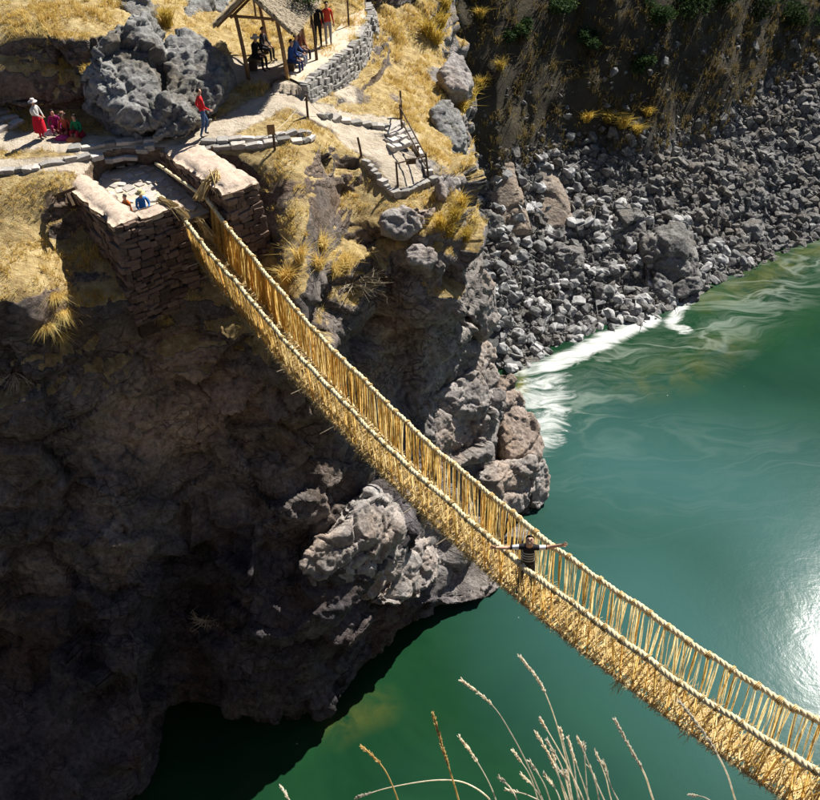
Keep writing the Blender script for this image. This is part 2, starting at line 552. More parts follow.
COLS = [-230, -70, 20, 75, 130, 190, 250, 300, 345, 390, 430]
LAST = [450, 445, 450, 460, 456, 450, 462, 470, 478, 492, 506, 503]
ROWS = [-70, 10, 60, 110, 150, 185, 240, 300, 370, 440, 510, 590]
TAB = [
    # -230        -70        20        75        130       190       250       300       345       390       430       last
    [46, 46, 46, 46, 46, 46, 46, 46, 46, 48, 50, 51],
    [36, 36, 34.6, 34.6, 36, 39, Zs(20.6), Zs(20.4), Zs(20.3), Zs(19.7), Zs(19.1), Zs(18.7)],
    [32.3, 32.3, 32.3, 32.5, 33.5, 34.5, Zs(20.1), Zs(20.0), Zs(19.9), Zs(18.5), Zs(17.9), Zs(17.3)],
    [Zs(19.8), Zs(19.8), Zs(19.8), Zs(19.8), Zs(19.8), Zs(19.7), Zs(19.7), Zs(19.6), Zs(18.8), Zs(18.3), Zs(17.5), Zs(16.4)],
    [Zs(19.6), Zs(19.6), Zs(19.6), Zs(19.6), Zs(19.5), Zs(19.4), Zs(19.4), Zs(19.35), Zs(18.5), Zs(18.0), Zs(17.5), Zs(16.4)],
    [Zs(19.3), Zs(19.3), Zs(19.3), Zs(19.2), Zs(17.7), Zs(17.6), Zs(18.5), Zs(18.8), 30.2, Zs(17.4), Zs(17.1), 31.2],
    [Zs(18.3), Zs(18.3), Zs(18.3), Zs(17.8), 26.2, 27.2, 27.5, Zs(17.8), 28.6, 28.8, 28.6, 30],
    [22.6, 22.6, 22.6, 23.7, 24.35, 25.1, 25.2, Zs(16.7), 26.8, 29.4, 28.6, 30.5],
    [22.3, 22.3, 22.3, 22.9, 23.6, 24.1, 24.2, 23.7, 26.3, 29.0, 29.6, 31.8],
    [21.9, 21.9, 21.9, 22.2, 22.7, 23.5, 23.5, 23.7, 25.3, 27.6, 28.8, 31.4],
    [21.5, 21.5, 21.5, 21.3, 21.2, 23.0, 22.2, 22.4, 23.4, 25.2, 26.8, 29.8],
    [20.5, 20.5, 20.5, 20.2, 20.0, 21.9, 20.9, 21.1, 22.0, 23.3, 24.7, 28],
]
LIP = [(-230, 860, .5), (-70, 860, .5), (20, 860, .5), (75, 835, .4), (150, 785, 0.3), (168, 708, .9), (238, 698, .8), (298, 700, .7), (335, 688, .7), (392, 642, 0.6), (440, 608, 0.5), (500, 590, 0.3)]
ctrl = []
for r, py in enumerate(ROWS):
    row = []
    for c, spec in enumerate(TAB[r]):
        px = COLS[c] if c < len(COLS) else LAST[r]
        row.append(at(px, py, Z=spec[1]) if isinstance(spec, tuple) else at(px, py, Y=spec))
    a = row[-1]
    if r < 5:
        row += [a + np.array([0.5, 1.2, -2.4]), a + np.array([0.8, 2.2, -7]), a + np.array([0.9, 2.8, -14])]
    else:
        row += [a + np.array([0.2, 2.2, -2.4]), a + np.array([0.0, 4.6, -7]), a + np.array([0.0, 7.0, -14])]
    ctrl.append(row)
lip = [at(px, py, Z=z) for px, py, z in LIP]
lip += [lip[-1] + np.array([1.2, 2.4, -.3]), lip[-1] + np.array([2, 5.0, -1]), lip[-1] + np.array([2.5, 8, -3])]
ROW2 = [(-230, 690, 18.6), (-70, 690, 18.6), (20, 690, 18.6), (75, 690, 18.6), (142, 690, 18.3), (178, 650, 20.7), (240, 650, 20.0), (299, 650, 20.2), (340, 645, 20.9), (391, 618, 22.7), (436, 600, 24.4), (502, 586, 27.6)]
row2 = [at(a, b_, Y=c) for a, b_, c in ROW2]
row2 += [row2[-1] + np.array([1.3, 2.4, -.6]), row2[-1] + np.array([2, 5.0, -2]), row2[-1] + np.array([2.5, 8, -5])]
ctrl.append(row2)
ctrl.append(lip)
ctrl.append([p + np.array([0, 2.2, -0.2]) * np.array([1, 1, 0]) - np.array([0, 0, p[2] + 0.35]) for p in lip])
ctrl.append([p + np.array([0, 3.0, -p[2] - 4.5]) for p in lip])
ctrl = np.array(ctrl)


def crom(A, k):
    """Catmull-Rom upsampling along axis 0"""
    n = len(A)
    Pm = np.concatenate([A[:1] * 2 - A[1:2], A, A[-1:] * 2 - A[-2:-1]])
    t = np.arange(k) / k
    out = []
    for i in range(n - 1):
        p0, p1, p2, p3 = Pm[i], Pm[i + 1], Pm[i + 2], Pm[i + 3]
        for q in t:
            out.append(0.5 * ((2 * p1) + (-p0 + p2) * q + (2 * p0 - 5 * p1 + 4 * p2 - p3) * q * q + (-p0 + 3 * p1 - 3 * p2 + p3) * q ** 3))
    out.append(A[-1])
    return np.array(out)


KR, KC = 32, 34
S = crom(ctrl, KR)
S = np.swapaxes(crom(np.swapaxes(S, 0, 1), KC), 0, 1)
nr, nc = S.shape[:2]


def normals(S):
    du = np.gradient(S, axis=0)
    dv = np.gradient(S, axis=1)
    n = np.cross(dv, du)
    n /= np.maximum(np.linalg.norm(n, axis=-1, keepdims=True), 1e-9)
    return -n


def smooth2(A, it):
    for _ in range(it):
        B = A.copy()
        B[1:-1, 1:-1] = (A[:-2, 1:-1] + A[2:, 1:-1] + A[1:-1, :-2] + A[1:-1, 2:] + 2 * A[1:-1, 1:-1]) / 6
        A = B
    return A


N = smooth2(normals(S), 6)
N /= np.linalg.norm(N, axis=-1, keepdims=True)
if N[nr // 3, nc // 3, 2] < 0: N = -N
flatp = S.reshape(-1, 3)
slope = np.clip((0.76 - N[..., 2]) / 0.25, 0, 1).ravel()
plate = np.clip((flatp[:, 2] - 18.9) / 0.6, 0, 1) * np.clip((N[..., 2].ravel() - 0.75) / 0.15, 0, 1)
d = rocky(flatp, 3, 0.7, 0.85, 1.1)
_g, _v, _t = facets((flatp + 0.5 * np.stack([fbm(flatp * .4, 2, 601), fbm(flatp * .4, 2, 604), fbm(flatp * .4, 2, 607)], -1)) * np.array([.24, .24, .34]), 611)
d += 0.75 * _t + 0.3 * (_v - .5)
strata = 0.42 * np.abs(perlin(flatp * np.array([0.10, 0.10, 0.62]), 71)) * 2 - 0.25 * np.exp(-((flatp[:, 2] - 10.4 - 0.12 * flatp[:, 0] + 0.5 * perlin(flatp * .3, 73)) / 0.25) ** 2)
w = 0.10 + 0.90 * slope
w = w * (1 - 0.75 * plate)
w = w * (1 - 0.82 * np.clip((flatp[:, 2] - 15.6) / 0.9, 0, 1) * np.clip((-1.6 - flatp[:, 0]) / 1.0, 0, 1) * np.clip((30.5 - flatp[:, 1]) / 1.0, 0, 1))
fineg = 0.05 * fbm(flatp * 1.3, 3, 15)
S2 = S + N * ((d + strata - 0.15) * w + fineg).reshape(nr, nc, 1)
S2[-2:] = S[-2:]
# step at the terrace wall
WTOP = [(304, 84), (318, 72), (334, 60), (350, 48), (362, 34), (368, 18), (366, 2)]
WBOT = [(312, 106), (327, 100), (343, 92), (358, 80), (369, 62), (374, 40), (374, 18)]
TPt = [at(a, b_, Z=20.15) for a, b_ in WTOP]
BPt = [at(a, b_, Y=p[1] - .22) for (a, b_), p in zip(WBOT, TPt)]
_X = S2.reshape(-1, 3)
_best = np.full(len(_X), 1e9); _sd = np.zeros(len(_X)); _bz = np.zeros(len(_X))
for a, b_, ba, bb in zip(TPt[:-1], TPt[1:], BPt[:-1], BPt[1:]):
    ab = (b_ - a)[:2]
    t = ((_X[:, :2] - a[:2]) @ ab) / (ab @ ab)
    inside = (t > -.05) & (t < 1.05)
    t = np.clip(t, 0, 1)
    rel = _X[:, :2] - a[:2] - t[:, None] * ab
    dd_ = np.linalg.norm(rel, axis=1)
    sg_ = np.sign(ab[0] * rel[:, 1] - ab[1] * rel[:, 0])
    upd = (dd_ < _best) & inside
    _best = np.where(upd, dd_, _best); _sd = np.where(upd, sg_, _sd); _bz = np.where(upd, ba[2] + (bb[2] - ba[2]) * t, _bz)
_out = (_sd < 0) & (_best < 2.4)
_k = np.clip((2.4 - _best) / 1.4, 0, 1)
_X[:, 2] = np.where(_out, _X[:, 2] * (1 - _k) + np.minimum(_X[:, 2], _bz + .12) * _k, _X[:, 2])
_in = (_sd > 0) & (_best < 2.0)
_k = np.clip((2.0 - _best) / 1.0, 0, 1)
_X[:, 2] = np.where(_in, _X[:, 2] * (1 - _k) + np.maximum(_X[:, 2], 20.06) * _k, _X[:, 2])
S2 = _X.reshape(S2.shape)
N2 = normals(S2)
if N2[nr // 3, nc // 3, 2] < 0: N2 = -N2
P2 = S2.reshape(-1, 3)
N2 = smooth2(N2, 2).reshape(-1, 3)
N2 /= np.linalg.norm(N2, axis=-1, keepdims=True)


def pdist(P, line):
    D = np.full(len(P), 1e9)
    L = [np.asarray(q, float)[:2] for q in line]
    X = P[:, :2]
    for a, b in zip(L[:-1], L[1:]):
        ab = b - a
        t = np.clip(((X - a) @ ab) / (ab @ ab), 0, 1)
        D = np.minimum(D, np.linalg.norm(X - a - t[:, None] * ab, axis=1))
    return D


PATH = [at(-60, 140, Z=19.6), at(60, 142, Z=19.6), at(130, 152, Z=19.5), at(225, 125, Z=19.7), at(285, 95, Z=19.8), at(315, 112, Z=19.4), at(350, 118, Z=18.8), at(398, 124, Z=18.3)]
LAND = [at(355, 140, Z=18.4), at(385, 150, Z=18.0), at(402, 175, Z=17.5)]
HUTG = [at(200, 75, Z=20.0), at(270, 70, Z=20.0), at(330, 70, Z=19.9)]
STRIP = [at(-80, 172, Z=19.4), at(60, 168, Z=19.4), at(160, 165, Z=19.2)]
dirt = np.clip(1.2 - pdist(P2, PATH) / 1.0, 0, 1)
dirt = np.maximum(dirt, np.clip(1.2 - pdist(P2, LAND) / 1.1, 0, 1))
dirt = np.maximum(dirt, np.clip(1.1 - pdist(P2, HUTG) / 1.7, 0, 1))
dirt = np.maximum(dirt, np.clip(1.2 - pdist(P2, STRIP) / 0.7, 0, 1))
dirt *= (N2[:, 2] > 0.6)
gr = np.clip((N2[:, 2] - 0.45) / 0.22, 0, 1) * np.clip((P2[:, 2] - 12.0) / 3.0, 0, 1)
gr *= np.clip(0.9 + 0.9 * fbm(P2 * 0.45, 3, 91) + 0.3 * (P2[:, 2] - 16) / 4, 0, 1)
gr *= 1 - dirt
brownc = at(180, 400, Y=24.2)
brown = np.clip(1.15 - np.linalg.norm((P2 - brownc) / np.array([4.0, 3.0, 3.0]), axis=1), 0, 1) * np.clip(0.8 + fbm(P2 * 0.5, 3, 55), 0, 1)
brownc = at(395, 330, Y=28.6)
brown = np.maximum(brown, 0.8 * np.clip(1.1 - np.linalg.norm((P2 - brownc) / np.array([1.6, 2.0, 3.0]), axis=1), 0, 1))
idx = np.arange(nr * nc).reshape(nr, nc)
FQ = np.stack([idx[:-1, :-1], idx[1:, :-1], idx[1:, 1:], idx[:-1, 1:]], -1).reshape(-1, 4)
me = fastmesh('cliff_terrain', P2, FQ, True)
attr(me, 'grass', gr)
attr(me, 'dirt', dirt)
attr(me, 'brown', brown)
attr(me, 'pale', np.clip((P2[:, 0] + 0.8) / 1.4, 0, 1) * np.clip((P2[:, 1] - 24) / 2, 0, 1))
attr(me, 'lowshade', np.clip((8.8 - P2[:, 2] + 0.10 * P2[:, 0] + 1.6 * fbm(P2 * .35, 3, 61)) / 1.2, 0, 1))  # mask for the bluish shade of the lower cliff, painted into the rock
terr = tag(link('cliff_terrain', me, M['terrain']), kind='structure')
BVH_A = BVHTree.FromPolygons([Vector(p) for p in P2], FQ.tolist())


def hit(px, py, bvh=None):
    """point of the ground seen at a photo position"""
    d = Vector(ray(px, py)).normalized()
    best = None
    for b in ([bvh] if bvh else BVHS):
        h = b.ray_cast(Vector(CAM), d)
        if h[0] is not None and (best is None or h[3] < best[3]):
            best = h
    return np.array(best[0])


def ground(x, y, z0=60.0, bvh=None):
    h = (bvh or BVH_A).ray_cast(Vector((x, y, z0)), Vector((0, 0, -1)))
    return h[0].z if h[0] is not None else None


# ------------------------------------------------------------------ the right bank: scree and steep hillside
SH = [(300, 380), (470, 372), (512, 372), (545, 352), (600, 328), (640, 321), (690, 300), (705, 288), (760, 266), (778, 252), (820, 238), (900, 215), (1000, 190), (1200, 150)]
shp = np.array([at(a, b, Z=0.0)[:2] for a, b in SH])
shp = shp[np.argsort(shp[:, 0])]
gx = np.concatenate([np.linspace(-40, -6, 30, endpoint=False), np.linspace(-6, 48, 330, endpoint=False), np.linspace(48, 140, 70)])
gd = np.concatenate([np.linspace(-8, 0, 12, endpoint=False), np.linspace(0, 32, 250, endpoint=False), np.linspace(32, 110, 60)])
GX, GD = np.meshgrid(gx, gd)
SHY = np.interp(GX, shp[:, 0], shp[:, 1], left=shp[0, 1])
SHY = SHY + np.clip(GX - shp[-1, 0], 0, None) * 0.9


def hillz(X, D):
    q = np.stack([X.ravel(), D.ravel(), np.zeros(X.size)], -1)
    wob = (1.0 * fbm(q * 0.16, 3, 201)).reshape(X.shape)
    D2 = D + wob * np.clip(D / 6, 0, 1)
    br = 12.2 + 1.4 * np.sin(X * 0.23) - np.clip(10 - X, 0, 10) * 0.25
    lo = np.minimum(D2, 8.0) * 0.45 + np.clip(D2 - 8.0, 0, br - 8.0) * 0.62
    st = np.clip(D2 - br, 0, 21) * 1.50
    up = np.clip(D2 - br - 21, 0, None) * 0.42
    z = lo + st + up + (0.55 * fbm(q * 0.45, 4, 205)).reshape(X.shape) * np.clip(D / 3, 0, 1)
    scree = np.clip((br + 1.2 - D2) / 2.0, 0, 1)
    return z, scree


HZ, SCR = hillz(GX, GD)
HP = np.stack([GX, SHY + GD, HZ - 0.25], -1)
hi = np.arange(GX.size).reshape(GX.shape)
HF = np.stack([hi[:-1, :-1], hi[:-1, 1:], hi[1:, 1:], hi[1:, :-1]], -1).reshape(-1, 4)
HP2 = HP.reshape(-1, 3)
me = fastmesh('hillside', HP2, HF, True)
attr(me, 'scree', SCR.ravel())
hill = tag(link('hillside', me, M['hill']), kind='structure')
BVH_B = BVHTree.FromPolygons([Vector(p) for p in HP2], HF.tolist())
BVHS = [BVH_A, BVH_B]

# near bank under the photographer
nb = []
prof = [(-14, 30.6), (-4, 30.5), (0.1, 30.2), (0.45, 29.8), (0.8, 29.0), (1.25, 28.3), (1.75, 27.9), (2.1, 26.8), (2.7, 22), (3.4, 14), (4.5, 5), (5.2, -0.5), (5.6, -5)]
xs = np.linspace(-45, 45, 160)
pr = crom(np.array(prof), 6)
NB = np.stack([np.repeat(xs[None], len(pr), 0), np.repeat(pr[:, :1], len(xs), 1), np.repeat(pr[:, 1:], len(xs), 1)], -1)
far = np.clip((np.abs(NB[..., 0]) - 4) / 12, 0, 1)
NB[..., 1] -= 5 * far ** 2 + 0.12 * np.abs(fbm(NB.reshape(-1, 3) * 0.9, 3, 301)).reshape(NB.shape[:2])
ni = np.arange(NB.shape[0] * NB.shape[1]).reshape(NB.shape[:2])
me = fastmesh('near_bank', NB.reshape(-1, 3), np.stack([ni[:-1, :-1], ni[1:, :-1], ni[1:, 1:], ni[:-1, 1:]], -1).reshape(-1, 4), True)
attr(me, 'grass', np.zeros(ni.size)); attr(me, 'dirt', np.zeros(ni.size)); attr(me, 'brown', np.zeros(ni.size)); attr(me, 'lowshade', np.zeros(ni.size)); attr(me, 'pale', np.zeros(ni.size))
tag(link('near_bank', me, M['terrain']), kind='structure')
BVH_N = BVHTree.FromPolygons([Vector(p) for p in NB.reshape(-1, 3)], np.stack([ni[:-1, :-1], ni[1:, :-1], ni[1:, 1:], ni[:-1, 1:]], -1).reshape(-1, 4).tolist())

# ------------------------------------------------------------------ river
wx = np.concatenate([np.linspace(-140, -14, 30, endpoint=False), np.linspace(-14, 46, 240, endpoint=False), np.linspace(46, 160, 30)])
wy = np.concatenate([np.linspace(-40, 8, 14, endpoint=False), np.linspace(8, 66, 240, endpoint=False), np.linspace(66, 170, 22)])
WX, WY = np.meshgrid(wx, wy)
WP = np.stack([WX, WY, np.zeros_like(WX)], -1).reshape(-1, 3)


def wpl(pts): return [at(a, b, Z=0.0) for a, b in pts]


foam = 0.58 * np.clip(1.25 - pdist(WP, wpl([(527, 372), (532, 400), (538, 432)])) / 1.2, 0, 1)
foam = np.maximum(foam, 0.6 * np.clip(1.3 - pdist(WP, wpl([(540, 365), (552, 385), (545, 418), (538, 440)])) / 1.5, 0, 1))
foam = np.maximum(foam, np.clip(1.35 - pdist(WP, wpl([(548, 366), (585, 350), (612, 337), (640, 325), (648, 319)])) / 0.8, 0, 1))
foam = np.maximum(foam, 0.7 * np.clip(1.25 - pdist(WP, wpl([(690, 300), (676, 312), (672, 325), (684, 330)])) / 0.6, 0, 1))
film = np.clip(1.15 - pdist(WP, wpl([(560, 400), (620, 362), (690, 345), (725, 318), (760, 296), (800, 270), (840, 250)])) / 3.2, 0, 1)
film = np.maximum(film, 0.16 * np.clip(1.1 - pdist(WP, wpl([(560, 470), (610, 445), (680, 438), (740, 450), (810, 462)])) / 3.2, 0, 1))
film = np.maximum(film, 0.08 * np.clip(1.1 - pdist(WP, wpl([(540, 540), (600, 500), (690, 500), (780, 520), (840, 500)])) / 4.5, 0, 1))
film = np.maximum(film, 0.9 * foam)
shal = 0.45 * np.clip(1.2 - pdist(WP, wpl([(705, 300), (760, 280), (800, 252), (840, 238)])) / 1.6, 0, 1)
shal = np.maximum(shal, 0.3 * np.clip(1.1 - pdist(WP, wpl([(640, 385), (680, 375), (730, 340)])) / 2.0, 0, 1))
shal = np.maximum(shal, 1.0 * np.clip(1.2 - pdist(WP, wpl([(518, 365), (521, 390)])) / 0.5, 0, 1))
shal = np.maximum(shal, 0.42 * np.clip(1.1 - pdist(WP, wpl([(335, 728), (355, 715), (380, 706)])) / 1.0, 0, 1))
skyrefl = np.clip(1.1 - pdist(WP, wpl([(620, 470), (760, 500), (850, 620), (760, 700), (640, 600)])) / 9.0, 0, 1)  # area where the sky's teal reflection is painted into the water colour
wi = np.arange(WX.size).reshape(WX.shape)
me = fastmesh('river', WP, np.stack([wi[:-1, :-1], wi[:-1, 1:], wi[1:, 1:], wi[1:, :-1]], -1).reshape(-1, 4), True)
attr(me, 'foam', foam); attr(me, 'film', film); attr(me, 'shallow', shal); attr(me, 'skyrefl', skyrefl)
m, nt, b, tc = newmat('river_water', 0.07, 0.5)
b.inputs['IOR'].default_value = 1.333
b.inputs['Specular IOR Level'].default_value = 0.7
g = nt.nodes.new('ShaderNodeNewGeometry').outputs['Position']
n1 = noise(nt, g, 0.16, 4, 0.6, 0.8)
c = ramp(nt, n1, [(0.3, (0.004, 0.026, 0.012)), (0.7, (0.010, 0.046, 0.017))])
c = mixc(nt, getattr_(nt, 'skyrefl'), c, (0.030, 0.086, 0.077))  # lighter teal stands in for reflected sky
ns = noise(nt, g, 0.7, 5, 0.6, 0.6)
c = mixc(nt, math_(nt, 'MULTIPLY', getattr_(nt, 'shallow'), ramp(nt, ns, [(0.35, (0, 0, 0)), (0.6, (1, 1, 1))]), True), c, (0.10, 0.10, 0.02))
# swirling surface film and foam
wp = nt.nodes.new('ShaderNodeTexNoise')
wp.inputs['Scale'].default_value = 0.22
wp.inputs['Detail'].default_value = 2
nt.links.new(g, wp.inputs['Vector'])
vm = nt.nodes.new('ShaderNodeVectorMath'); vm.operation = 'MULTIPLY_ADD'
nt.links.new(wp.outputs['Color'], vm.inputs[0]); vm.inputs[1].default_value = (4, 4, 0); nt.links.new(g, vm.inputs[2])
mpn = nt.nodes.new('ShaderNodeMapping'); mpn.inputs['Rotation'].default_value = (0, 0, R(-46)); mpn.inputs['Scale'].default_value = (0.32, 1.25, 1); nt.links.new(vm.outputs[0], mpn.inputs['Vector'])
sw = noise(nt, mpn.outputs[0], 0.30, 4, 0.5, 0.8)
line = math_(nt, 'SUBTRACT', 1.0, math_(nt, 'MULTIPLY', math_(nt, 'ABSOLUTE', math_(nt, 'SUBTRACT', sw, 0.5)), 26.0), True)
line2 = noise(nt, mpn.outputs[0], 1.6, 8, 0.75, 0.6)
fl = math_(nt, 'MULTIPLY', getattr_(nt, 'film'), math_(nt, 'ADD', math_(nt, 'MULTIPLY', line, 0.22), math_(nt, 'MULTIPLY', ramp(nt, line2, [(0.42, (0, 0, 0)), (0.72, (0.75, 0.75, 0.75))]), 0.20)), True)
sp = nt.nodes.new('ShaderNodeTexVoronoi'); sp.inputs['Scale'].default_value = 1.1; nt.links.new(g, sp.inputs['Vector'])
speck = ramp(nt, sp.outputs['Distance'], [(0.0, (0.55, 0.55, 0.55)), (0.045, (0, 0, 0))])
rs = nt.nodes.new('ShaderNodeSeparateColor'); nt.links.new(sp.outputs['Color'], rs.inputs[0])
speck = math_(nt, 'MULTIPLY', speck, ramp(nt, rs.outputs[0], [(0.86, (0, 0, 0)), (0.9, (1, 1, 1))]))
c = mixc(nt, fl, c, (0.46, 0.52, 0.45))
c = mixc(nt, speck, c, (0.7, 0.74, 0.7))
fo = math_(nt, 'ADD', math_(nt, 'MULTIPLY', getattr_(nt, 'foam'), 1.05), math_(nt, 'MULTIPLY', math_(nt, 'SUBTRACT', noise(nt, mpn.outputs[0], 1.3, 8, 0.7, 1.0), 0.54), 2.4), True)
fo = math_(nt, 'MULTIPLY', fo, ramp(nt, getattr_(nt, 'foam'), [(0.02, (0, 0, 0)), (0.25, (1, 1, 1))]))
fom = ramp(nt, fo, [(0.2, (0, 0, 0)), (1.0, (1, 1, 1))])
c = mixc(nt, math_(nt, 'MULTIPLY', fom, 0.92), c, (0.60, 0.62, 0.60))
nt.links.new(c, b.inputs['Base Color'])
nt.links.new(mixc(nt, fom, (0.085, 0.085, 0.085), (0.75, 0.75, 0.75)), b.inputs['Roughness'])
bh = math_(nt, 'ADD', math_(nt, 'MULTIPLY', noise(nt, g, 0.8, 4, 0.6, 0.5), 1.0), math_(nt, 'MULTIPLY', noise(nt, g, 4.5, 4, 0.65), 0.30))
bump(nt, b, bh, 0.09, 0.08)
river = tag(link('river', me, m), kind='structure')


# ------------------------------------------------------------------ rock outcrops and boulders
def remeshed(pts, voxel):
    bm = bmesh.new()
    for p in pts: bm.verts.new(tuple(p))
    r = bmesh.ops.convex_hull(bm, input=bm.verts)
    bmesh.ops.delete(bm, geom=[g for g in r['geom_interior'] if isinstance(g, bmesh.types.BMVert)], context='VERTS')
    me = bpy.data.meshes.new('tmp')
    bm.to_mesh(me)
    bm.free()
    o = bpy.data.objects.new('tmp', me)
    COL.objects.link(o)
    md = o.modifiers.new('r', 'REMESH')
    md.mode = 'VOXEL'
    md.voxel_size = voxel
    dg = bpy.context.evaluated_depsgraph_get()
    ev = o.evaluated_get(dg)
    m2 = bpy.data.meshes.new_from_object(ev)
    bpy.data.objects.remove(o)
    n = len(m2.vertices)
    V = np.empty(n * 3, np.float32); m2.vertices.foreach_get('co', V)
    return m2, V.reshape(-1, 3).astype(float)


def rockbody(name, pts, mat, label, cat='rock', voxel=0.11, big=0.4, mid=0.9, fine=1.0, seed=1, soft=8, group=None):
    me, V = remeshed(pts, voxel)
    # soften the hull a little before breaking it up
    ne = len(me.edges)
    E = np.empty(ne * 2, np.int32); me.edges.foreach_get('vertices', E); E = E.reshape(-1, 2)
    deg = np.bincount(E.ravel(), minlength=len(V)).astype(float)
    for _ in range(soft):
        acc = np.zeros_like(V)
        for k in range(3):
            acc[:, k] = np.bincount(E[:, 0], V[E[:, 1], k], len(V)) + np.bincount(E[:, 1], V[E[:, 0], k], len(V))
        V = 0.4 * V + 0.6 * acc / deg[:, None]
    me.vertices.foreach_set('co', V.astype(np.float32).ravel()); me.update()
    Nn = np.empty(len(V) * 3, np.float32); me.vertices.foreach_get('normal', Nn)
    V = V + Nn.reshape(-1, 3) * rocky(V, seed, big, mid, fine)[:, None]
    base = np.array([V[:, 0].mean(), V[:, 1].mean(), V[:, 2].min()])
    me.vertices.foreach_set('co', (V - base).astype(np.float32).ravel())
    me.polygons.foreach_set('use_smooth', np.ones(len(me.polygons), bool))
    me.update()
    me.name = name
    me.materials.clear()
    me.materials.append(mat)
    o = link(name, me)
    o.location = base
    ROOTLOC[o.name] = base
    tag(o, label, cat, group)
    return o


def pts_back(front, back=(0, 3.0, -0.6)):
    F = [at(a, b, Y=c) for a, b, c in front]
    return F + [p + np.array(back) for p in F]


rockbody('giant_boulder', pts_back([(72, 80, 30.9), (84, 50, 31.0), (108, 20, 32.6), (134, 10, 33.2), (152, 50, 32.2), (154, 100, 30.6), (144, 141, 29.5), (110, 136, 30.2), (80, 112, 30.6)], (0.1, 2.8, -1.0)),
         M['boulder'], 'largest grey pitted boulder leaning over the shaded path beside the vendors', 'boulder', 0.08, 0.4, 1.0, 1.7, 11, 4)
rockbody('giant_boulder', pts_back([(166, 42, 33.6), (184, 32, 34.2), (206, 48, 33.8), (223, 82, 32.4), (214, 120, 30.9), (188, 130, 30.4), (165, 105, 30.8)], (0.1, 2.6, -1.0)),
         M['boulder'], 'rounded grey boulder standing between the largest boulder and the shelter', 'boulder', 0.08, 0.3, 0.9, 1.7, 23, 4)
rockbody('boulder', pts_back([(150, 118, 29.8), (166, 96, 30.2), (184, 106, 30.0), (195, 128, 29.6), (184, 140, 29.3), (152, 141, 29.4)], (0, 1.6, -0.3)),
         M['boulder'], 'smaller grey boulder at the foot of the two big ones behind the abutment', 'boulder', 0.07, 0.2, 0.5, 2.2, 31, 4)
rockbody('boulder', pts_back([(112, 14, 35.5), (118, -6, 36.2), (142, -10, 36.6), (156, 10, 36.2), (150, 30, 35.4), (128, 24, 35.2)], (0, 2.2, -1.2)),
         M['boulder'], 'grey rock perched on top of the largest boulder at the top edge', 'boulder', 0.1, 0.3, 0.6, 1.4, 37)
rockbody('rock_outcrop', pts_back([(178, 20, 38), (200, -30, 41), (232, -20, 41.5), (240, 20, 40.5), (236, 52, 39.2), (212, 58, 38.3), (186, 45, 37.6)], (0, 3, -1)),
         M['boulder'], 'dark rock mass behind the thatched shelter at the top edge', 'rock', 0.12, 0.5, 0.9, 1.2, 41)
rockbody('rock_outcrop', pts_back([(240, 60, 39.8), (246, 28, 40.8), (272, 25, 41), (282, 48, 40.2), (276, 66, 39.5), (255, 70, 39.3)], (0, 2, -1)),
         M['boulder'], 'low dark rock seen through the posts of the shelter', 'rock', 0.12, 0.3, 0.7, 1.2, 43)
rockbody('rock_outcrop', pts_back([(-40, 20, 35), (-30, -20, 37), (20, -18, 37), (58, -2, 36.6), (66, 12, 36), (30, 20, 35.2)], (0, 3, -1.5)),
         M['boulder'], 'flat grey rock along the top left corner above the earth bank', 'rock', 0.12, 0.4, 0.9, 1.2, 47)
# promontory
rockbody('rock_outcrop', pts_back([(468, 338, 33.2), (496, 348, 33.4), (503, 372, 32.6), (498, 400, 31.2), (470, 432, 29.8), (432, 446, 28.5), (412, 428, 28.6), (416, 400, 29.6), (442, 366, 31.4), (440, 472, 28.3), (486, 452, 29.6)], (-0.6, 2.4, -2.4)),
         M['outcrop'], 'pale broken rock shoulder with a sunlit top on the promontory beside the bridge', 'rock', 0.07, 0.25, 1.0, 1.2, 53, 1)
rockbody('rock_outcrop', pts_back([(498, 372, 33.8), (512, 372, 34.4), (530, 412, 33.9), (546, 442, 33.0), (541, 456, 32.2), (505, 456, 31.2), (494, 418, 32.4), (508, 472, 31.0), (538, 470, 32)], (-0.8, 2.2, -2.4)),
         M['pinkrock'], 'smooth pinkish sloping rock at the outer edge of the promontory', 'rock', 0.08, 0.15, 0.6, 0.9, 59, 3)
rockbody('rock_outcrop', pts_back([(476, 478, 29.3), (492, 462, 30.2), (536, 456, 31.4), (541, 470, 31.0), (498, 482, 29.2), (478, 500, 28.9), (500, 520, 28.9), (530, 505, 30.2)], (-0.5, 2.4, -2.2)),
         M['outcrop'], 'narrow sunlit rock ledge under the pinkish rock above the green water', 'rock', 0.07, 0.12, 0.7, 1.1, 61, 1)
rockbody('rock_outcrop', pts_back([(536, 468, 31.6), (545, 458, 32.2), (552, 478, 31.8), (551, 498, 31.2), (540, 510, 30.6), (530, 505, 30.6)], (-0.5, 1.6, -1.6)),
         M['outcrop'], 'rounded grey rock at the tip of the promontory dipping into the water', 'rock', 0.08, 0.1, 0.4, 0.9, 67, 4)
rockbody('rock_outcrop', pts_back([(484, 262, 32.6), (499, 284, 33.4), (500, 318, 33.2), (486, 336, 32.4), (472, 318, 31.8), (474, 280, 32.0)], (-0.6, 2.0, -2)),
         M['outcrop'], 'pale grey rock face at the edge of the promontory above the scree', 'rock', 0.09, 0.2, 0.6, 1.2, 71, 5)
rockbody('rock_outcrop', pts_back([(384, 214, 28.3), (410, 206, 28.9), (436, 206, 29.4), (430, 226, 28.8), (400, 236, 28.0), (384, 230, 27.9)], (0, 1.3, -1.2)),
         M['outcrop'], 'lumpy grey rock sticking out of the grass just below the railed landing', 'rock', 0.07, 0.15, 0.6, 1.3, 73, 3)
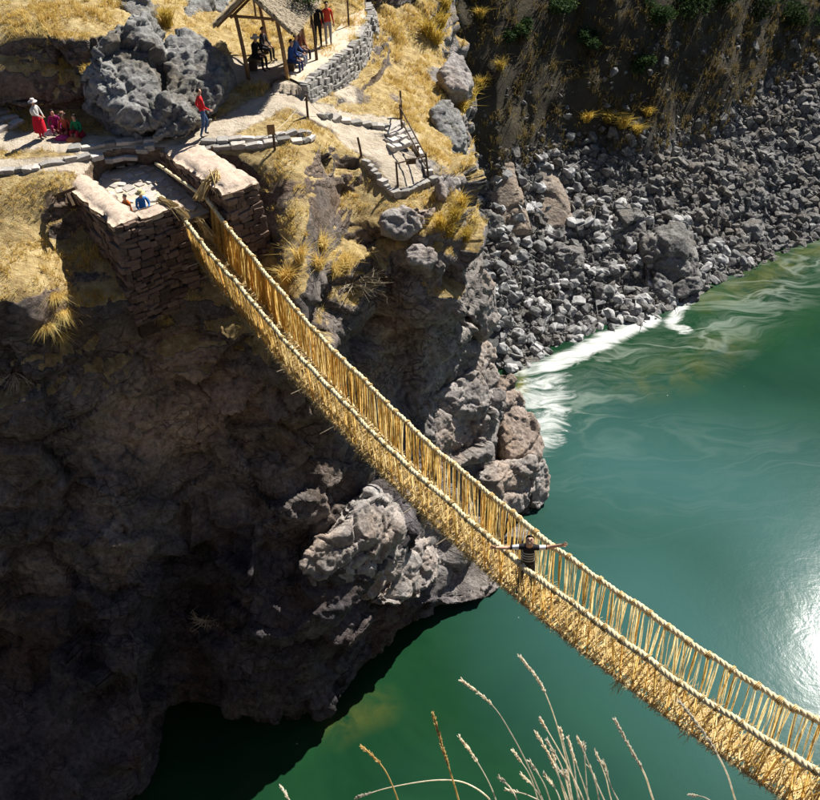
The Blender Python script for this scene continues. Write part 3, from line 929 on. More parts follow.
rockbody('rock_outcrop', pts_back([(404, 246, 28.0), (420, 240, 28.3), (438, 254, 28.0), (430, 268, 27.6), (408, 262, 27.6)], (0, 1.3, -1.2)),
         M['outcrop'], 'small whitish rock knob under the grass of the promontory', 'rock', 0.07, 0.1, 0.5, 1.2, 77, 3)
rockbody('rock_outcrop', pts_back([(438, 176, 30.3), (450, 170, 30.8), (460, 184, 30.9), (462, 204, 30.6), (450, 210, 30.0), (440, 196, 29.9)], (-0.2, 1.3, -1.2)),
         M['outcrop'], 'grey rock rib to the right of the railed landing', 'rock', 0.08, 0.1, 0.5, 1.2, 79, 3)
rockbody('rock_outcrop', pts_back([(298, 568, 20.6), (326, 534, 21.8), (346, 506, 22.9), (367, 491, 23.7), (392, 506, 23.7), (400, 526, 23.2), (352, 572, 21.3), (312, 580, 20.6), (322, 606, 21.4), (396, 575, 23.2), (372, 498, 24.2)], (0.1, 2.0, -1.8)),
         M['outcrop'], 'largest wedge of sunlit rock jutting from the dark cliff under the bridge', 'rock', 0.065, 0.3, 1.0, 1.1, 83, 0)
rockbody('rock_outcrop', pts_back([(372, 602, 21.8), (398, 574, 23.0), (402, 545, 24.2), (428, 540, 25.0), (440, 562, 24.6), (438, 588, 23.8), (400, 610, 22.2)], (0.1, 2.0, -1.8)),
         M['outcrop'], 'grey jagged rock with a sunlit crest below and right of the largest wedge', 'rock', 0.065, 0.25, 1.0, 1.1, 89, 0)
rockbody('rock_outcrop', pts_back([(440, 70, 40), (452, 50, 41.5), (466, 58, 41.6), (474, 78, 40.8), (468, 92, 39.8), (448, 88, 39.5)], (0, 1.6, -2)),
         M['outcrop'], 'pale rock poking out of the dark slope right of the grassy shoulder', 'rock', 0.1, 0.1, 0.5, 1.1, 97, 3)
rockbody('rock_outcrop', pts_back([(430, 110, 36.3), (446, 100, 37), (462, 108, 37.4), (468, 140, 36.4), (452, 155, 35.2), (436, 130, 35.6)], (0.2, 1.8, -2)),
         M['boulder'], 'black rock face at the edge of the yellow grass above the scree', 'rock', 0.1, 0.2, 0.6, 1.2, 101, 3)

# ------------------------------------------------------------------ dry stone pieces
def stone_mesh(name, seed, mat, flat=1.0):
    """rough block about 1 x 1 x 1 with knocked-off corners"""
    rg = np.random.default_rng(seed)
    bm = bmesh.new()
    for x in (-1, 1):
        for y in (-1, 1):
            for z in (-1, 1):
                c = np.array([x, y, z]) * 0.5
                for k in range(3):
                    q = c.copy()
                    q[k] *= rg.uniform(0.55, 0.8)
                    q *= rg.uniform(0.9, 1.06)
                    bm.verts.new(q)
    r = bmesh.ops.convex_hull(bm, input=bm.verts)
    bmesh.ops.delete(bm, geom=[g for g in r['geom_interior'] if isinstance(g, bmesh.types.BMVert)], context='VERTS')
    me = bpy.data.meshes.new(name)
    bm.to_mesh(me)
    bm.free()
    me.materials.append(mat)
    return me


WST = [stone_mesh('stone', 100 + i, M['wallstone']) for i in range(7)]
GST = [stone_mesh('stone', 200 + i, M['greystone']) for i in range(7)]
PST = [stone_mesh('stone', 300 + i, M['palestone']) for i in range(7)]


def stone(parent, meshes, c, size, mat3, name='stone'):
    """mat3: 3x3 with columns along, out, up"""
    o = bpy.data.objects.new(name, random.choice(meshes))
    COL.objects.link(o)
    o.parent = parent
    j = Euler((random.uniform(-.12, .12), random.uniform(-.18, .18), random.uniform(-.12, .12))).to_matrix()
    o.matrix_local = Matrix.LocRotScale(Vector(c) - Vector(rootloc(parent)), (mat3 @ j).to_quaternion(), Vector(size))
    return o


def frame(u, n):
    u = Vector(u).normalized()
    n = Vector(n)
    n = (n - u * n.dot(u)).normalized()
    w = u.cross(n) * -1
    if w.z < 0: w = -w
    m = Matrix((u, n, w)).transposed()
    if m.determinant() < 0:
        m = Matrix((-u, n, w)).transposed()
    return m


def stoneface(parent, meshes, a, b, bot_a, bot_b, out, rowh=0.2, len_=(0.2, 0.5), depth=0.22):
    """courses of stones over the quad a-b (top) to bot_a-bot_b (bottom)"""
    a, b, bot_a, bot_b = [np.asarray(q, float) for q in (a, b, bot_a, bot_b)]
    H = 0.5 * (np.linalg.norm(a - bot_a) + np.linalg.norm(b - bot_b))
    v = 0.0
    while v < H - 0.04:
        h = min(random.uniform(0.65, 1.45) * rowh, H - v)
        f = (v + h / 2) / H
        p, q = a + (bot_a - a) * f, b + (bot_b - b) * f
        L = np.linalg.norm(q - p)
        u = 0.0
        while u < L - 0.05:
            l = random.choice((.6, .85, 1.0, 1.0, 1.3)) * random.uniform(*len_)
            if L - u - l < 0.15: l = L - u
            c = p + (q - p) * ((u + l / 2) / L)
            m3 = frame(q - p, out)
            c = c + np.array(m3.col[1]) * (random.uniform(-0.05, 0.05) - depth * 0.3) + UP * random.uniform(-.035, .035)
            stone(parent, meshes, c, (l * random.uniform(.92, 1.04), depth, h * random.uniform(.8, 1.12)), m3)
            u += l
        v += h


# ------------------------------------------------------------------ rope bridge frame of reference
BX, BY, BH, BW, BZ, BSAG, BL = -6.763, 26.159, 0.6596, 0.958, 18.94, 2.76, 28.0
BU = np.array([math.sin(BH), -math.cos(BH), 0.0])
BN = np.array([math.cos(BH), math.sin(BH), 0.0])      # towards the far handrail
UP = np.array([0, 0, 1.0])


def bz(t):
    return BZ - BSAG * 4 * (t / BL) * (1 - t / BL)


def bp(t, side=0.0, dz=0.0):
    return np.array([BX, BY, 0]) + BU * t + BN * side + UP * (bz(t) + dz)


# ------------------------------------------------------------------ abutments
def lp(t, s, z): return np.array([BX, BY, 0]) + BU * t + BN * s + UP * z


def solid(name, top, bot, mat, parent):
    n = len(top)
    V = list(top) + list(bot)
    F = [tuple(range(n)), tuple(range(2 * n - 1, n - 1, -1))] + [(i, i + n, (i + 1) % n + n, (i + 1) % n) for i in range(n)]
    return part(name, V, F, mat, parent)


def bumpy_slab(name, poly, z0, z1, mat, parent, seed=0, cell=0.11, amp=0.06, zf=None):
    """rounded mud capping over a quad a,b,c,d: a-b one long side, d-c the other"""
    a, b, c, d = [np.asarray(q, float) for q in poly]
    nu = max(4, int(np.linalg.norm(b - a) / cell)); nv = max(5, int(np.linalg.norm(d - a) / cell))
    V, F = [], []
    P = []
    for i in range(nu + 1):
        for j in range(nv + 1):
            u, v = i / nu, j / nv
            p = (a * (1 - u) + b * u) * (1 - v) + (d * (1 - u) + c * u) * v
            e = min(u * nu, (1 - u) * nu, v * nv, (1 - v) * nv)
            z = z0 + (z1 - z0) * 1.15 * (1 - math.exp(-e * 0.8))
            P.append([p[0], p[1], z + (zf(u) if zf else 0)])
    P = np.array(P)
    P[:, 2] += amp * 0.9 * fbm(P * 2.2, 4, seed)
    P[:, :2] += 0.09 * np.stack([fbm(P * 2.7, 2, seed + 3), fbm(P * 2.7, 2, seed + 6)], -1)
    for i in range(nu):
        for j in range(nv):
            q = i * (nv + 1) + j
            F.append((q, q + nv + 1, q + nv + 2, q + 1))
    rim = [i * (nv + 1) for i in range(nu + 1)] + [nu * (nv + 1) + j for j in range(1, nv + 1)] + [i * (nv + 1) + nv for i in range(nu - 1, -1, -1)] + [j for j in range(nv - 1, 0, -1)]
    base = len(P)
    low = [[P[k][0], P[k][1], P[k][2] - 0.16] for k in rim]
    F += [(rim[k], rim[(k + 1) % len(rim)], base + (k + 1) % len(rim), base + k) for k in range(len(rim))]
    return part(name, list(P) + low, F, mat, parent, True)


# positions along the bridge: s < 0 is the near-left pier
LS0, LS1 = -2.62, -0.42       # left pier from its outer face to the bridge opening
RS0, RS1 = 0.80, 1.98
ZT = 19.22
LT0, LT1 = -4.55, 0.18
ab = thing('stone_abutment', lp(-1, -1.5, 16), 'left dry stone pier with pale mud coping where the near handrail is tied', 'abutment')
cor = [lp(LT0, LS0, ZT - .12), lp(LT1, LS0, ZT - .12), lp(LT1, LS1, ZT - .12), lp(LT0, LS1, ZT - .12)]
batter = 0.28
cob = [lp(LT0, LS0 - .1, 15.4), lp(LT1 + batter, LS0 - .25, 15.4), lp(LT1 + batter, LS1 + .05, 15.4), lp(LT0, LS1, 15.4)]
# core: outer wall block, front block, and low floor between them
solid('core', [lp(LT0, LS0 + .12, ZT - .1), lp(LT1 - .12, LS0 + .12, ZT - .1), lp(LT1 - .12, LS1 - .1, ZT - .1), lp(LT1 - .62, LS1 - .1, ZT - .1), lp(LT1 - .75, LS0 + .70, ZT - .1), lp(LT0, LS0 + .70, ZT - .1)],
      [lp(LT0, LS0, 15.2), lp(LT1 + batter - .14, LS0 - .1, 15.2), lp(LT1 + batter - .14, LS1 - .06, 15.2), lp(LT1 - .62, LS1 - .1, 15.2), lp(LT1 - .75, LS0 + .70, 15.2), lp(LT0, LS0 + .70, 15.2)], M['mortar'], ab)
stoneface(ab, WST, cor[1], cor[2], cob[1] + UP * .4, cob[2] + UP * .4, BU, 0.165, (0.16, 0.46))
stoneface(ab, WST, cor[0], cor[1], cob[0] + UP * .9, cob[1] + UP * .9, -BN, 0.22, (0.24, 0.58))
bumpy_slab('coping', [lp(LT0, LS0 - .05, 0), lp(LT1 + .03, LS0 - .05, 0), lp(LT1 - .3, LS0 + .84, 0), lp(LT0 + .05, LS0 + .80, 0)], ZT - .06, ZT + .1, M['coping'], ab, 5)
bumpy_slab('coping', [lp(LT1 - .52, LS0 + .82, 0), lp(LT1 + .05, LS0 + .82, 0), lp(LT1 + .04, LS1 + .02, 0), lp(LT1 - .45, LS1 + .02, 0)], ZT - .07, ZT + .05, M['coping'], ab, 9)

ab2 = thing('stone_abutment', lp(-1, 1.3, 16), 'right dry stone pier with long pale mud coping and battered front face', 'abutment')
RT0, RT1 = -4.75, 0.75
ZR = 19.45
solid('core', [lp(RT0, RS0 + .1, ZR - .1), lp(RT1 - .1, RS0 + .1, ZR - .1), lp(RT1 - .1, RS1 - .1, ZR - .1), lp(RT0, RS1 - .1, ZR - .1)],
      [lp(RT0, RS0 + .1, 15.2), lp(RT1 + .24, RS0 + .15, 15.2), lp(RT1 + .24, RS1 + .05, 15.2), lp(RT0, RS1, 15.2)], M['mortar'], ab2)
stoneface(ab2, WST, lp(RT1, RS0, ZR - .1), lp(RT1, RS1, ZR - .1), lp(RT1 + .45, RS0 + .1, 15.45), lp(RT1 + .45, RS1 + .2, 15.45), BU, 0.165, (0.16, 0.44))
stoneface(ab2, WST, lp(RT0, RS0, ZR - .1), lp(RT1, RS0, ZR - .1), lp(RT0, RS0, 18.2), lp(RT1 + .2, RS0, 17.6), -BN, 0.2, (0.22, 0.5))
bumpy_slab('coping', [lp(RT0 - .05, RS0 - .05, 0), lp(RT1 + .05, RS0 - .05, 0), lp(RT1 + .05, RS1 + .05, 0), lp(RT0 - .05, RS1 + .05, 0)], ZR - .08, ZR + .09, M['coping'], ab2, 15)

# paved floor of the gateway
fl = thing('stone_paving', lp(-3, -.5, 18.6), 'pale flagstone floor between the two stone piers', 'paving')
bumpy_slab('bedding', [lp(-4.7, LS0 + .8, 0), lp(-0.5, LS0 + .8, 0), lp(-0.6, RS0 + .02, 0), lp(-4.7, RS0 + .02, 0)], 18.2, 18.32, M['dirt'], fl, 25, 0.16, 0.03, lambda u: 0.5 * (1 - u))
for i in range(11):
    for j in range(6):
        if random.random() < .22: continue
        t = -4.6 + i * .37 + random.uniform(-.05, .05)
        s = LS0 + 1.1 + j * .37 + random.uniform(-.05, .05)
        if s > RS0 - .15: continue
        stone(fl, PST, lp(t, s, 18.33 + .5 * (1 - (t + 4.7) / 4.2)), (random.uniform(.2, .44), random.uniform(.2, .4), .06), Matrix.Rotation(random.uniform(0, 3), 3, 'Z'), 'flagstone')


# ------------------------------------------------------------------ rope bridge
br = thing('rope_bridge', bp(0, 0, -1.1), 'woven golden grass rope bridge hanging across the green river', 'bridge')


def braid(fn, t0, t1, rad, pitch, step):
    mb = MB()
    ts = np.arange(t0, t1 + 1e-6, step)
    for k in range(3):
        pts, rr = [], []
        for t in ts:
            a = 2 * math.pi * (t / pitch + k / 3)
            c = fn(t)
            pts.append(c + (BN * math.cos(a) + UP * math.sin(a)) * rad * 0.55 * (1 + 0.12 * math.sin(t * 7.3 + k)))
            rr.append(rad * 0.62 * (1 + 0.12 * math.sin(t * 11.7 + 2 * k) + 0.16 * math.sin(t * 1.7 + k) + random.uniform(-.07, .07)))
        mb.tube(pts, rr, 6)
    return mb


TEND = 25.5
HW = BW / 2
DZ = -1.25


def railpt(t, side):
    wob = 0.03 * math.sin(t * 1.3 + side * 3) + 0.018 * math.sin(t * 3.1 + side) + 0.012 * math.sin(t * 6.3)
    return bp(t, side * (HW + (0.05 if t < 3 else 0.0)), wob)


for side in (1, -1):
    mb = braid(lambda t: railpt(t, side), 0.0 if side > 0 else -0.35, TEND, 0.062, 0.34, 0.055)
    mb.part('handrail_rope', M['rope'], br, True)
for side in (1, -1):
    mb = MB()
    t = .4
    while t < TEND:
        c0 = railpt(t, side)
        for q in range(random.randint(2, 4)):
            cc_ = c0 + BU * (q * .03)
            rr_ = .075 * random.uniform(.9, 1.12)
            mb.tube([cc_ + (BN * math.cos(a) + UP * math.sin(a)) * rr_ + BU * .012 * math.sin(a) for a in np.linspace(0, 6.28, 9)], .014, 4, False)
        t += random.uniform(.22, .62)
    tag(mb.part('binding', M['straw'], br, True), kind='stuff')
# floor cables
for k, s in enumerate((-0.42, -0.16, 0.16, 0.42)):
    mb = braid(lambda t: bp(t, s, DZ - 0.06), -0.9, TEND, 0.05, 0.3, 0.075)
    mb.part('floor_cable', M['rope'], br, True)
# back stays running behind the right pier
mb = braid(lambda t: lp(t, 0.40 + 0.05 * (t + 3.2), bz(0) + 0.02 - 0.05 * (t + .2)), -3.3, 0.05, 0.055, 0.3, 0.06)
mb.part('anchor_rope', M['rope'], br, True)
mb = braid(lambda t: lp(t, -0.52 - 0.02 * t, bz(0) + 0.02), -1.2, -0.3, 0.055, 0.3, 0.06)
mb.part('anchor_rope', M['rope'], br, True)


def bundle(c0, c1, r, n, seed):
    rg = random.Random(seed)
    mb = MB()
    c0, c1 = np.asarray(c0), np.asarray(c1)
    for i in range(n):
        j0 = np.array([rg.gauss(0, r * .5), rg.gauss(0, r * .5), rg.gauss(0, r * .5)])
        j1 = np.array([rg.gauss(0, r * .7), rg.gauss(0, r * .7), rg.gauss(0, r * .7)])
        mid = (c0 + c1) / 2 + UP * 0.13 + (j0 + j1) / 2
        mb.tube([c0 + j0, mid, c1 + j1], [0.018, 0.022, 0.010], 4)
    return mb


bundle(lp(-0.15, 0.3, 19.02), lp(-0.3, 1.1, 19.55), 0.13, 60, 1).part('rope_knot', M['straw'], br)
bundle(lp(-0.3, 1.1, 19.55), lp(0.35, .85, 19.2), 0.12, 45, 2).part('rope_knot', M['straw'], br)
bundle(lp(-0.25, -0.95, 19.33), lp(0.35, -0.42, 18.85), 0.12, 60, 3).part('rope_knot', M['straw'], br)
bundle(lp(0.2, 0.02, 18.5), lp(0.75, 0.05, 18.15), 0.13, 50, 4).part('rope_knot', M['straw'], br)

# suspender cords: unit meshes along +Z from 0 to 1, each a twisted pair of strands
def cordmesh(seed, mat, thick=1.0, strands=2):
    rg = random.Random(seed)
    mb = MB()
    bow = (rg.uniform(-.012, .012), rg.uniform(-.012, .012))
    V, F = [], []
    for k in range(strands * 2):
        ph = rg.uniform(0, 6.28); tw_ = rg.uniform(-4, 4)
        ox, oy = rg.gauss(0, .010 * thick), rg.gauss(0, .010 * thick)
        b0 = len(V)
        for i in range(6):
            z = i / 5
            a = ph + z * tw_
            sp_ = 1 + .5 * math.sin(z * 3.14)
            w_ = .0095 * thick * rg.uniform(.7, 1.2)
            cx = bow[0] * math.sin(z * 3.14) + ox * sp_; cy = bow[1] * math.sin(z * 3.14) + oy * sp_
            V += [(cx - w_ * math.cos(a), cy - w_ * math.sin(a), z), (cx + w_ * math.cos(a), cy + w_ * math.sin(a), z)]
        F += [(b0 + 2 * i, b0 + 2 * i + 1, b0 + 2 * i + 3, b0 + 2 * i + 2) for i in range(5)]
    mb.add(V, F)
    me = mkmesh('suspender', mb.V, mb.F, True)
    me.materials.append(mat)
    return me


CORDS = [cordmesh(i, M['cord'], 1.25, 3) for i in range(6)]
CORDS2 = [cordmesh(50 + i, M['cordpale'], 1.15) for i in range(6)]
CORDS3 = [cordmesh(90 + i, M['cord'], 2.4, 3) for i in range(4)]


def stretch(name, me, a, b, parent):
    o = bpy.data.objects.new(name, me)
    COL.objects.link(o)
    o.parent = parent
    d = Vector(b - a)
    q = d.to_track_quat('Z', 'Y') @ Euler((0, 0, random.uniform(0, 6.28))).to_quaternion()
    o.matrix_local = Matrix.LocRotScale(Vector(a - rootloc(parent)), q, Vector((1, 1, d.length)))
    return o


t = 0.25
while t < TEND:
    mm = CORDS3 if t < 4.2 else (CORDS if random.random() < (.85 if t < 11 else .55 if t < 15 else .2) else CORDS2)
    a = railpt(t, 1)
    b_ = bp(t + random.gauss(.10, .05), 0.40 + random.uniform(-.02, .03), DZ)
    stretch('suspender', random.choice(mm), a, b_, br)
    t += random.choice((.6, .8, 1, 1, 1.3)) * random.uniform(0.05, 0.095) if t < 10 else random.choice((.45, .7, 1, 1, 1.3)) * (random.uniform(0.06, .14) if t < 17 else random.uniform(.06, .17))
t = 0.2
while t < TEND:
    mm = CORDS if t < 5 else (CORDS2 if random.random() < .6 else CORDS)
    stretch('net_cord', random.choice(mm), railpt(t, -1), bp(t + random.gauss(.08, .06), -0.44 + random.uniform(-.03, .02), DZ), br)
    t += random.uniform(0.09, 0.17) if t < 6 else random.uniform(.13, .27)
# crossed lashing on the near side and, more open, on the far side
mb = MB()
t = 0.6
while t < TEND:
    for sg in (1, -1):
        ln = random.uniform(.45, .6)
        mb.tube([railpt(t, -1), bp(t + sg * ln * .5, -0.46, DZ * .5 + random.uniform(-.03, .03)), bp(t + sg * ln, -0.44, DZ)], 0.012, 3, False)
    t += random.uniform(.2, .32)
mb.part('lashing', M['cordpale'], br)
mb = MB()
t = 0.6
while t < 15:
    sg = random.choice((1, -1))
    mb.tube([railpt(t, 1), bp(t + sg * random.uniform(.1, .25), 0.42, DZ)], random.uniform(.008, .014), 3, False)
    t += random.uniform(.06, .2) if t < 7 else random.uniform(.15, .5)
mb.part('lashing', M['cord'], br)

# deck mat: thousands of twigs and straws across the floor cables, with frayed ends
V, F = [], []


def straws(tt, s0, s1, z0, z1, wid, skew):
    """thin two-triangle strips from side s0 to s1"""
    for i in range(len(tt)):
        a = bp(tt[i], s0[i], DZ + z0[i]); b_ = bp(tt[i] + skew[i], s1[i], DZ + z1[i])
        w_ = BU * wid[i] + UP * (random.uniform(-.5, .5) * wid[i])
        k = len(V)
        V.extend([a - w_, a + w_, b_ + w_ * .6, b_ - w_ * .6])
        F.append((k, k + 1, k + 2, k + 3))


n = 3600
straws(RNG.uniform(-.6, TEND, n), RNG.uniform(-.5, -.1, n), RNG.uniform(.1, .45, n), RNG.uniform(-.03, .05, n), RNG.uniform(-.03, .05, n), RNG.uniform(.005, .014, n), RNG.normal(0, .16, n))
n = 2600
straws(RNG.uniform(-.3, TEND, n), RNG.uniform(-.45, .4, n), RNG.uniform(-.45, .4, n), RNG.uniform(.0, .09, n), RNG.uniform(.0, .11, n), RNG.uniform(.004, .011, n), RNG.normal(0, .35, n))
deck = part('deck_mat', V, F, M['straw'], br)
tag(deck, kind='stuff')
V, F = [], []
n = 3600
tt = RNG.uniform(0.1, TEND, n)
straws(tt, RNG.uniform(-.46, -.36, n), -.48 - np.abs(RNG.normal(0, .055, n)), RNG.uniform(-.06, .05, n), RNG.normal(-.035, .045, n), RNG.uniform(.004, .010, n), RNG.normal(0, .16, n))
n = 1500
straws(RNG.uniform(0.1, TEND, n), RNG.uniform(.36, .44, n), .46 + np.abs(RNG.normal(0, .08, n)), RNG.uniform(-.05, .04, n), RNG.normal(-.06, .08, n), RNG.uniform(.004, .010, n), RNG.normal(0, .10, n))
for q in range(10):
    tc_ = random.uniform(4, TEND); m_ = random.randint(8, 22)
    straws(tc_ + RNG.normal(0, .05, m_), np.full(m_, -.47), -.5 - np.abs(RNG.normal(.05, .08, m_)), np.full(m_, -.05), RNG.uniform(-.42, -.12, m_), RNG.uniform(.004, .009, m_), RNG.normal(0, .07, m_))
# fuzz along both handrails
for side in (-1, 1):
    n = 2600
    tq = RNG.uniform(0, TEND, n)
    for q in tq:
        a = railpt(q, side); o_ = RNG.normal(0, 1, 3); o_ /= np.linalg.norm(o_)
        e = a + o_ * RNG.uniform(.07, .15) + BU * RNG.uniform(-.08, .08); w_ = BU * .003
        k = len(V)
        V.extend([a - w_, a + w_, e]); F.append((k, k + 1, k + 2))
fr = part('frayed_straw', V, F, M['straw'], br)
tag(fr, kind='stuff')
# bare sticks poking out under the deck
for px, py, px2, py2, Y in ((185, 268, 203, 262, 25.2), (200, 279, 210, 276, 24.9), (291, 394, 305, 388, 21.6), (320, 434, 335, 426, 20.6), (276, 372, 284, 370, 22.2), (402, 514, 410, 508, 17.9), (436, 545, 442, 540, 16.8)):
    mb = MB(); mb.tube([at(px, py, Y=Y), at(px2 + 6, py2 - 3, Y=Y + .2)], [.012, .016], 5)
    mb.part('deck_stick', M['twig'], br)

# ------------------------------------------------------------------ scree rocks
def hullrock(seed, n=14, mat=None, sq=(1, 1, .7), detail=False):
    rg = np.random.default_rng(seed)
    bm = bmesh.new()
    for _ in range(n):
        v = rg.normal(size=3); v /= np.linalg.norm(v)
        v = np.sign(v) * np.abs(v) ** 0.75
        bm.verts.new(v * np.array(sq) * rg.uniform(.42, .58))
    r = bmesh.ops.convex_hull(bm, input=bm.verts)
    bmesh.ops.delete(bm, geom=[g for g in r['geom_interior'] if isinstance(g, bmesh.types.BMVert)], context='VERTS')
    if detail:
        bmesh.ops.bevel(bm, geom=bm.edges[:], offset=.035, segments=1, affect='EDGES')
        bmesh.ops.triangulate(bm, faces=bm.faces[:])
        bmesh.ops.subdivide_edges(bm, edges=bm.edges[:], cuts=1, use_grid_fill=True)
        P_ = np.array([v.co[:] for v in bm.verts])
        d_ = .045 * fbm(P_ * 4 + seed * 3.1, 2, seed) + .03 * (worley(P_ * 3.5 + seed, seed)[2] - .5)
        for v, q in zip(bm.verts, d_): v.co += v.co.normalized() * q
    me = bpy.data.meshes.new('talus_rock')
    bm.to_mesh(me); bm.free()
    if mat: me.materials.append(mat)
    return me


def hpoint(x, dd):
    """point of the right bank at x, dd metres inland of the shore"""
    sy = np.interp(x, shp[:, 0], shp[:, 1])
    z, sc = hillz(np.array([[x]]), np.array([[dd]]))
    return np.array([x, sy + dd, z[0, 0] - 0.25]), sc[0, 0]


def project(P):
    d = np.asarray(P) - CAM
    zc = d @ _f
    return 410 + FPX * (d @ _rt) / zc, 400 - FPX * (d @ _up) / zc, zc


def hpoints(x, dd):
    z, sc = hillz(np.asarray(x)[None], np.asarray(dd)[None])
    return np.stack([x, np.interp(x, shp[:, 0], shp[:, 1]) + dd, z[0] - 0.25], -1), sc[0]


TR = [hullrock(i, random.randint(11, 17), M['talus'], (1, random.uniform(.7, .95), random.uniform(.55, .8))) for i in range(14)]


TRD = [hullrock(40 + i, random.randint(11, 17), M['talus'], (1, random.uniform(.65, .95), random.uniform(.5, .8)), True) for i in range(16)]


def heroslab(name, px, py, w, h, depth, mat, label, seed, lean=0.0, rise=0.9, rough=1.0):
    """large block resting on the scree whose visible face is centred at px,py (w,h in photo pixels)"""
    c = hit(px, py + h * .45, BVH_B)
    k = (c[1] * math.cos(_p) + (CAMZ - c[2]) * math.sin(_p)) / FPX
    W, Hh = w * k, h * k
    rg = np.random.default_rng(seed)
    pts = []
    for sx in (-1, -.35, .3, 1):
        for q, (yy, zz) in enumerate(((0.0, -.4), (-0.05, .25), (.5 * Hh * rise, .5 * Hh + .1), (.8 * Hh * rise + .3, .55 * Hh), (depth + .6, -.4))):
            e_ = abs(sx) > .9
            pts.append(c + np.array([sx * W / 2 * rg.uniform(.7, 1.1) + lean * zz, yy + (rg.uniform(.0, .5) if e_ else rg.uniform(-.3, .1)) * W * .25, zz - (rg.uniform(0, .35) * Hh * .6 if e_ and q in (2, 3) else 0) + rg.uniform(-.1, .1)]))
    return rockbody(name, pts, mat, label, 'boulder', max(.09, W / 36), 0.2 * rough, 0.75 * rough, 1.2 * rough, seed, 2)


heroslab('scree_boulder', 516, 192, 34, 92, 1.6, M['tanrock'], 'narrow tan slab standing on the scree left of a wider one', 401, -.25, 1.2, .35)
heroslab('scree_boulder', 552, 188, 52, 92, 1.8, M['tanrock'], 'wide tan slab with a flat sunlit face on the scree', 403, -.35, 1.2, .35)
heroslab('scree_boulder', 674, 262, 62, 92, 3.0, M['talus2'], 'biggest grey boulder at the water edge of the scree', 407, .05, .9)
heroslab('scree_boulder', 633, 226, 38, 38, 2.0, M['talus2'], 'dark faced grey boulder left of the biggest one on the scree', 409, 0, .9)
heroslab('scree_boulder', 566, 262, 50, 48, 2.0, M['talus2'], 'dark rounded boulder on the scree below the tan slabs', 411, 0, .8)
heroslab('scree_boulder', 488, 224, 30, 34, 1.4, M['talus2'], 'dark boulder on the scree right beside the promontory edge', 413, 0, .8)
heroslab('scree_boulder', 753, 232, 18, 24, 1.0, M['talus2'], 'upright pale rock near the water at the right of the scree', 419, 0, .8)
heroslab('scree_boulder', 757, 196, 20, 22, 1.0, M['talus2'], 'dark blocky rock high on the right part of the scree', 421, 0, .8)
for k, (px, py, w_, h_) in enumerate(((602, 168, 18, 20), (700, 172, 22, 24), (790, 170, 20, 22), (720, 214, 20, 20), (608, 290, 22, 22), (660, 150, 18, 18))):
    heroslab('scree_boulder', px, py, w_, h_, 1.0, M['talus2'], ['grey block high on the scree right of the tan slabs', 'medium grey boulder in the upper middle of the scree', 'medium grey boulder near the right edge of the scree', 'grey boulder up and right of the biggest one', 'grey boulder in the lower scree left of the biggest one', 'grey boulder just under the sunlit golden tussocks'][k], 431 + k, 0, .8)
heroslab('scree_boulder', 590, 328, 16, 16, .8, M['talus2'], 'grey block sitting at the upper edge of the white foam', 423, 0, .8)
rg = np.random.default_rng(99)
nn = 60000
cx_ = rg.uniform(3, 42, nn); cd_ = np.where(rg.random(nn) < .06, np.abs(rg.normal(0, 1, nn)), rg.uniform(-.3, 15.5, nn))
CP, CS = hpoints(cx_, cd_)
cu, cv, cz = project(CP)
ok = (rg.random(nn) < CS + .06) & (cu > 440) & (cu < 960) & (cv > -20) & ~((cv > 330) & (cu < 500))
csz = np.minimum(0.14 * (rg.pareto(1.9, nn) + 1), 0.95)
cand = [(csz[i], CP[i], cu[i], cv[i], cz[i]) for i in np.nonzero(ok)[0][:27000]]
cand.sort(key=lambda q: -q[0] / q[4] - (0.0 if 470 < q[2] < 820 else -1))
for size, P, u_, v_, zc in cand[:300]:
    o = bpy.data.objects.new('talus_rock', random.choice(TRD))
    COL.objects.link(o)
    o.location = P + UP * size * .18
    o.rotation_euler = (random.uniform(-.5, .5), random.uniform(-.5, .5), random.uniform(0, 6.28))
    o.scale = (size * random.uniform(.85, 1.2), size * random.uniform(.8, 1.1), size)
    tag(o, 'angular grey rock among the loose scree above the river', 'rock', 'larger loose rocks of the scree')
TV = []
for mdl in TR:
    a = np.empty(len(mdl.vertices) * 3, np.float32); mdl.vertices.foreach_get('co', a)
    TV.append((a.reshape(-1, 3), np.array([[i for i in p.vertices] for p in mdl.polygons])))
Vs, Fs, nb_ = [], [], 0
for size, P, u_, v_, zc in cand[300:]:
    a, f = TV[rg.integers(len(TV))]
    e = np.array(Euler((rg.uniform(-.6, .6), rg.uniform(-.6, .6), rg.uniform(0, 6.28))).to_matrix())
    q = (a * (size * rg.uniform(.8, 1.2, 3))) @ e.T + P + UP * size * .16
    Vs.append(q); Fs.append(f + nb_); nb_ += len(a)
me = fastmesh('loose_scree', np.concatenate(Vs), np.concatenate(Fs))
tag(link('loose_scree', me, M['talus2']), 'loose grey rubble covering the bank above the river', 'scree', kind='stuff')


ORD = ['leftmost', 'second from the left', 'third from the left', 'fourth from the left', 'fifth from the left', 'sixth from the left', 'seventh from the left', 'eighth from the left', 'ninth from the left', 'tenth from the left'] + ['%dth from the left' % n for n in range(11, 20)] + ['20th from the left', '21st from the left', '22nd from the left', '23rd from the left', '24th from the left']


def ordinal(items, key=0):
    xs_ = sorted(range(len(items)), key=lambda i: (items[i][key], i))
    rank = {i: r_ for r_, i in enumerate(xs_)}
    return [(ORD[rank[i]], it) for i, it in enumerate(items)]


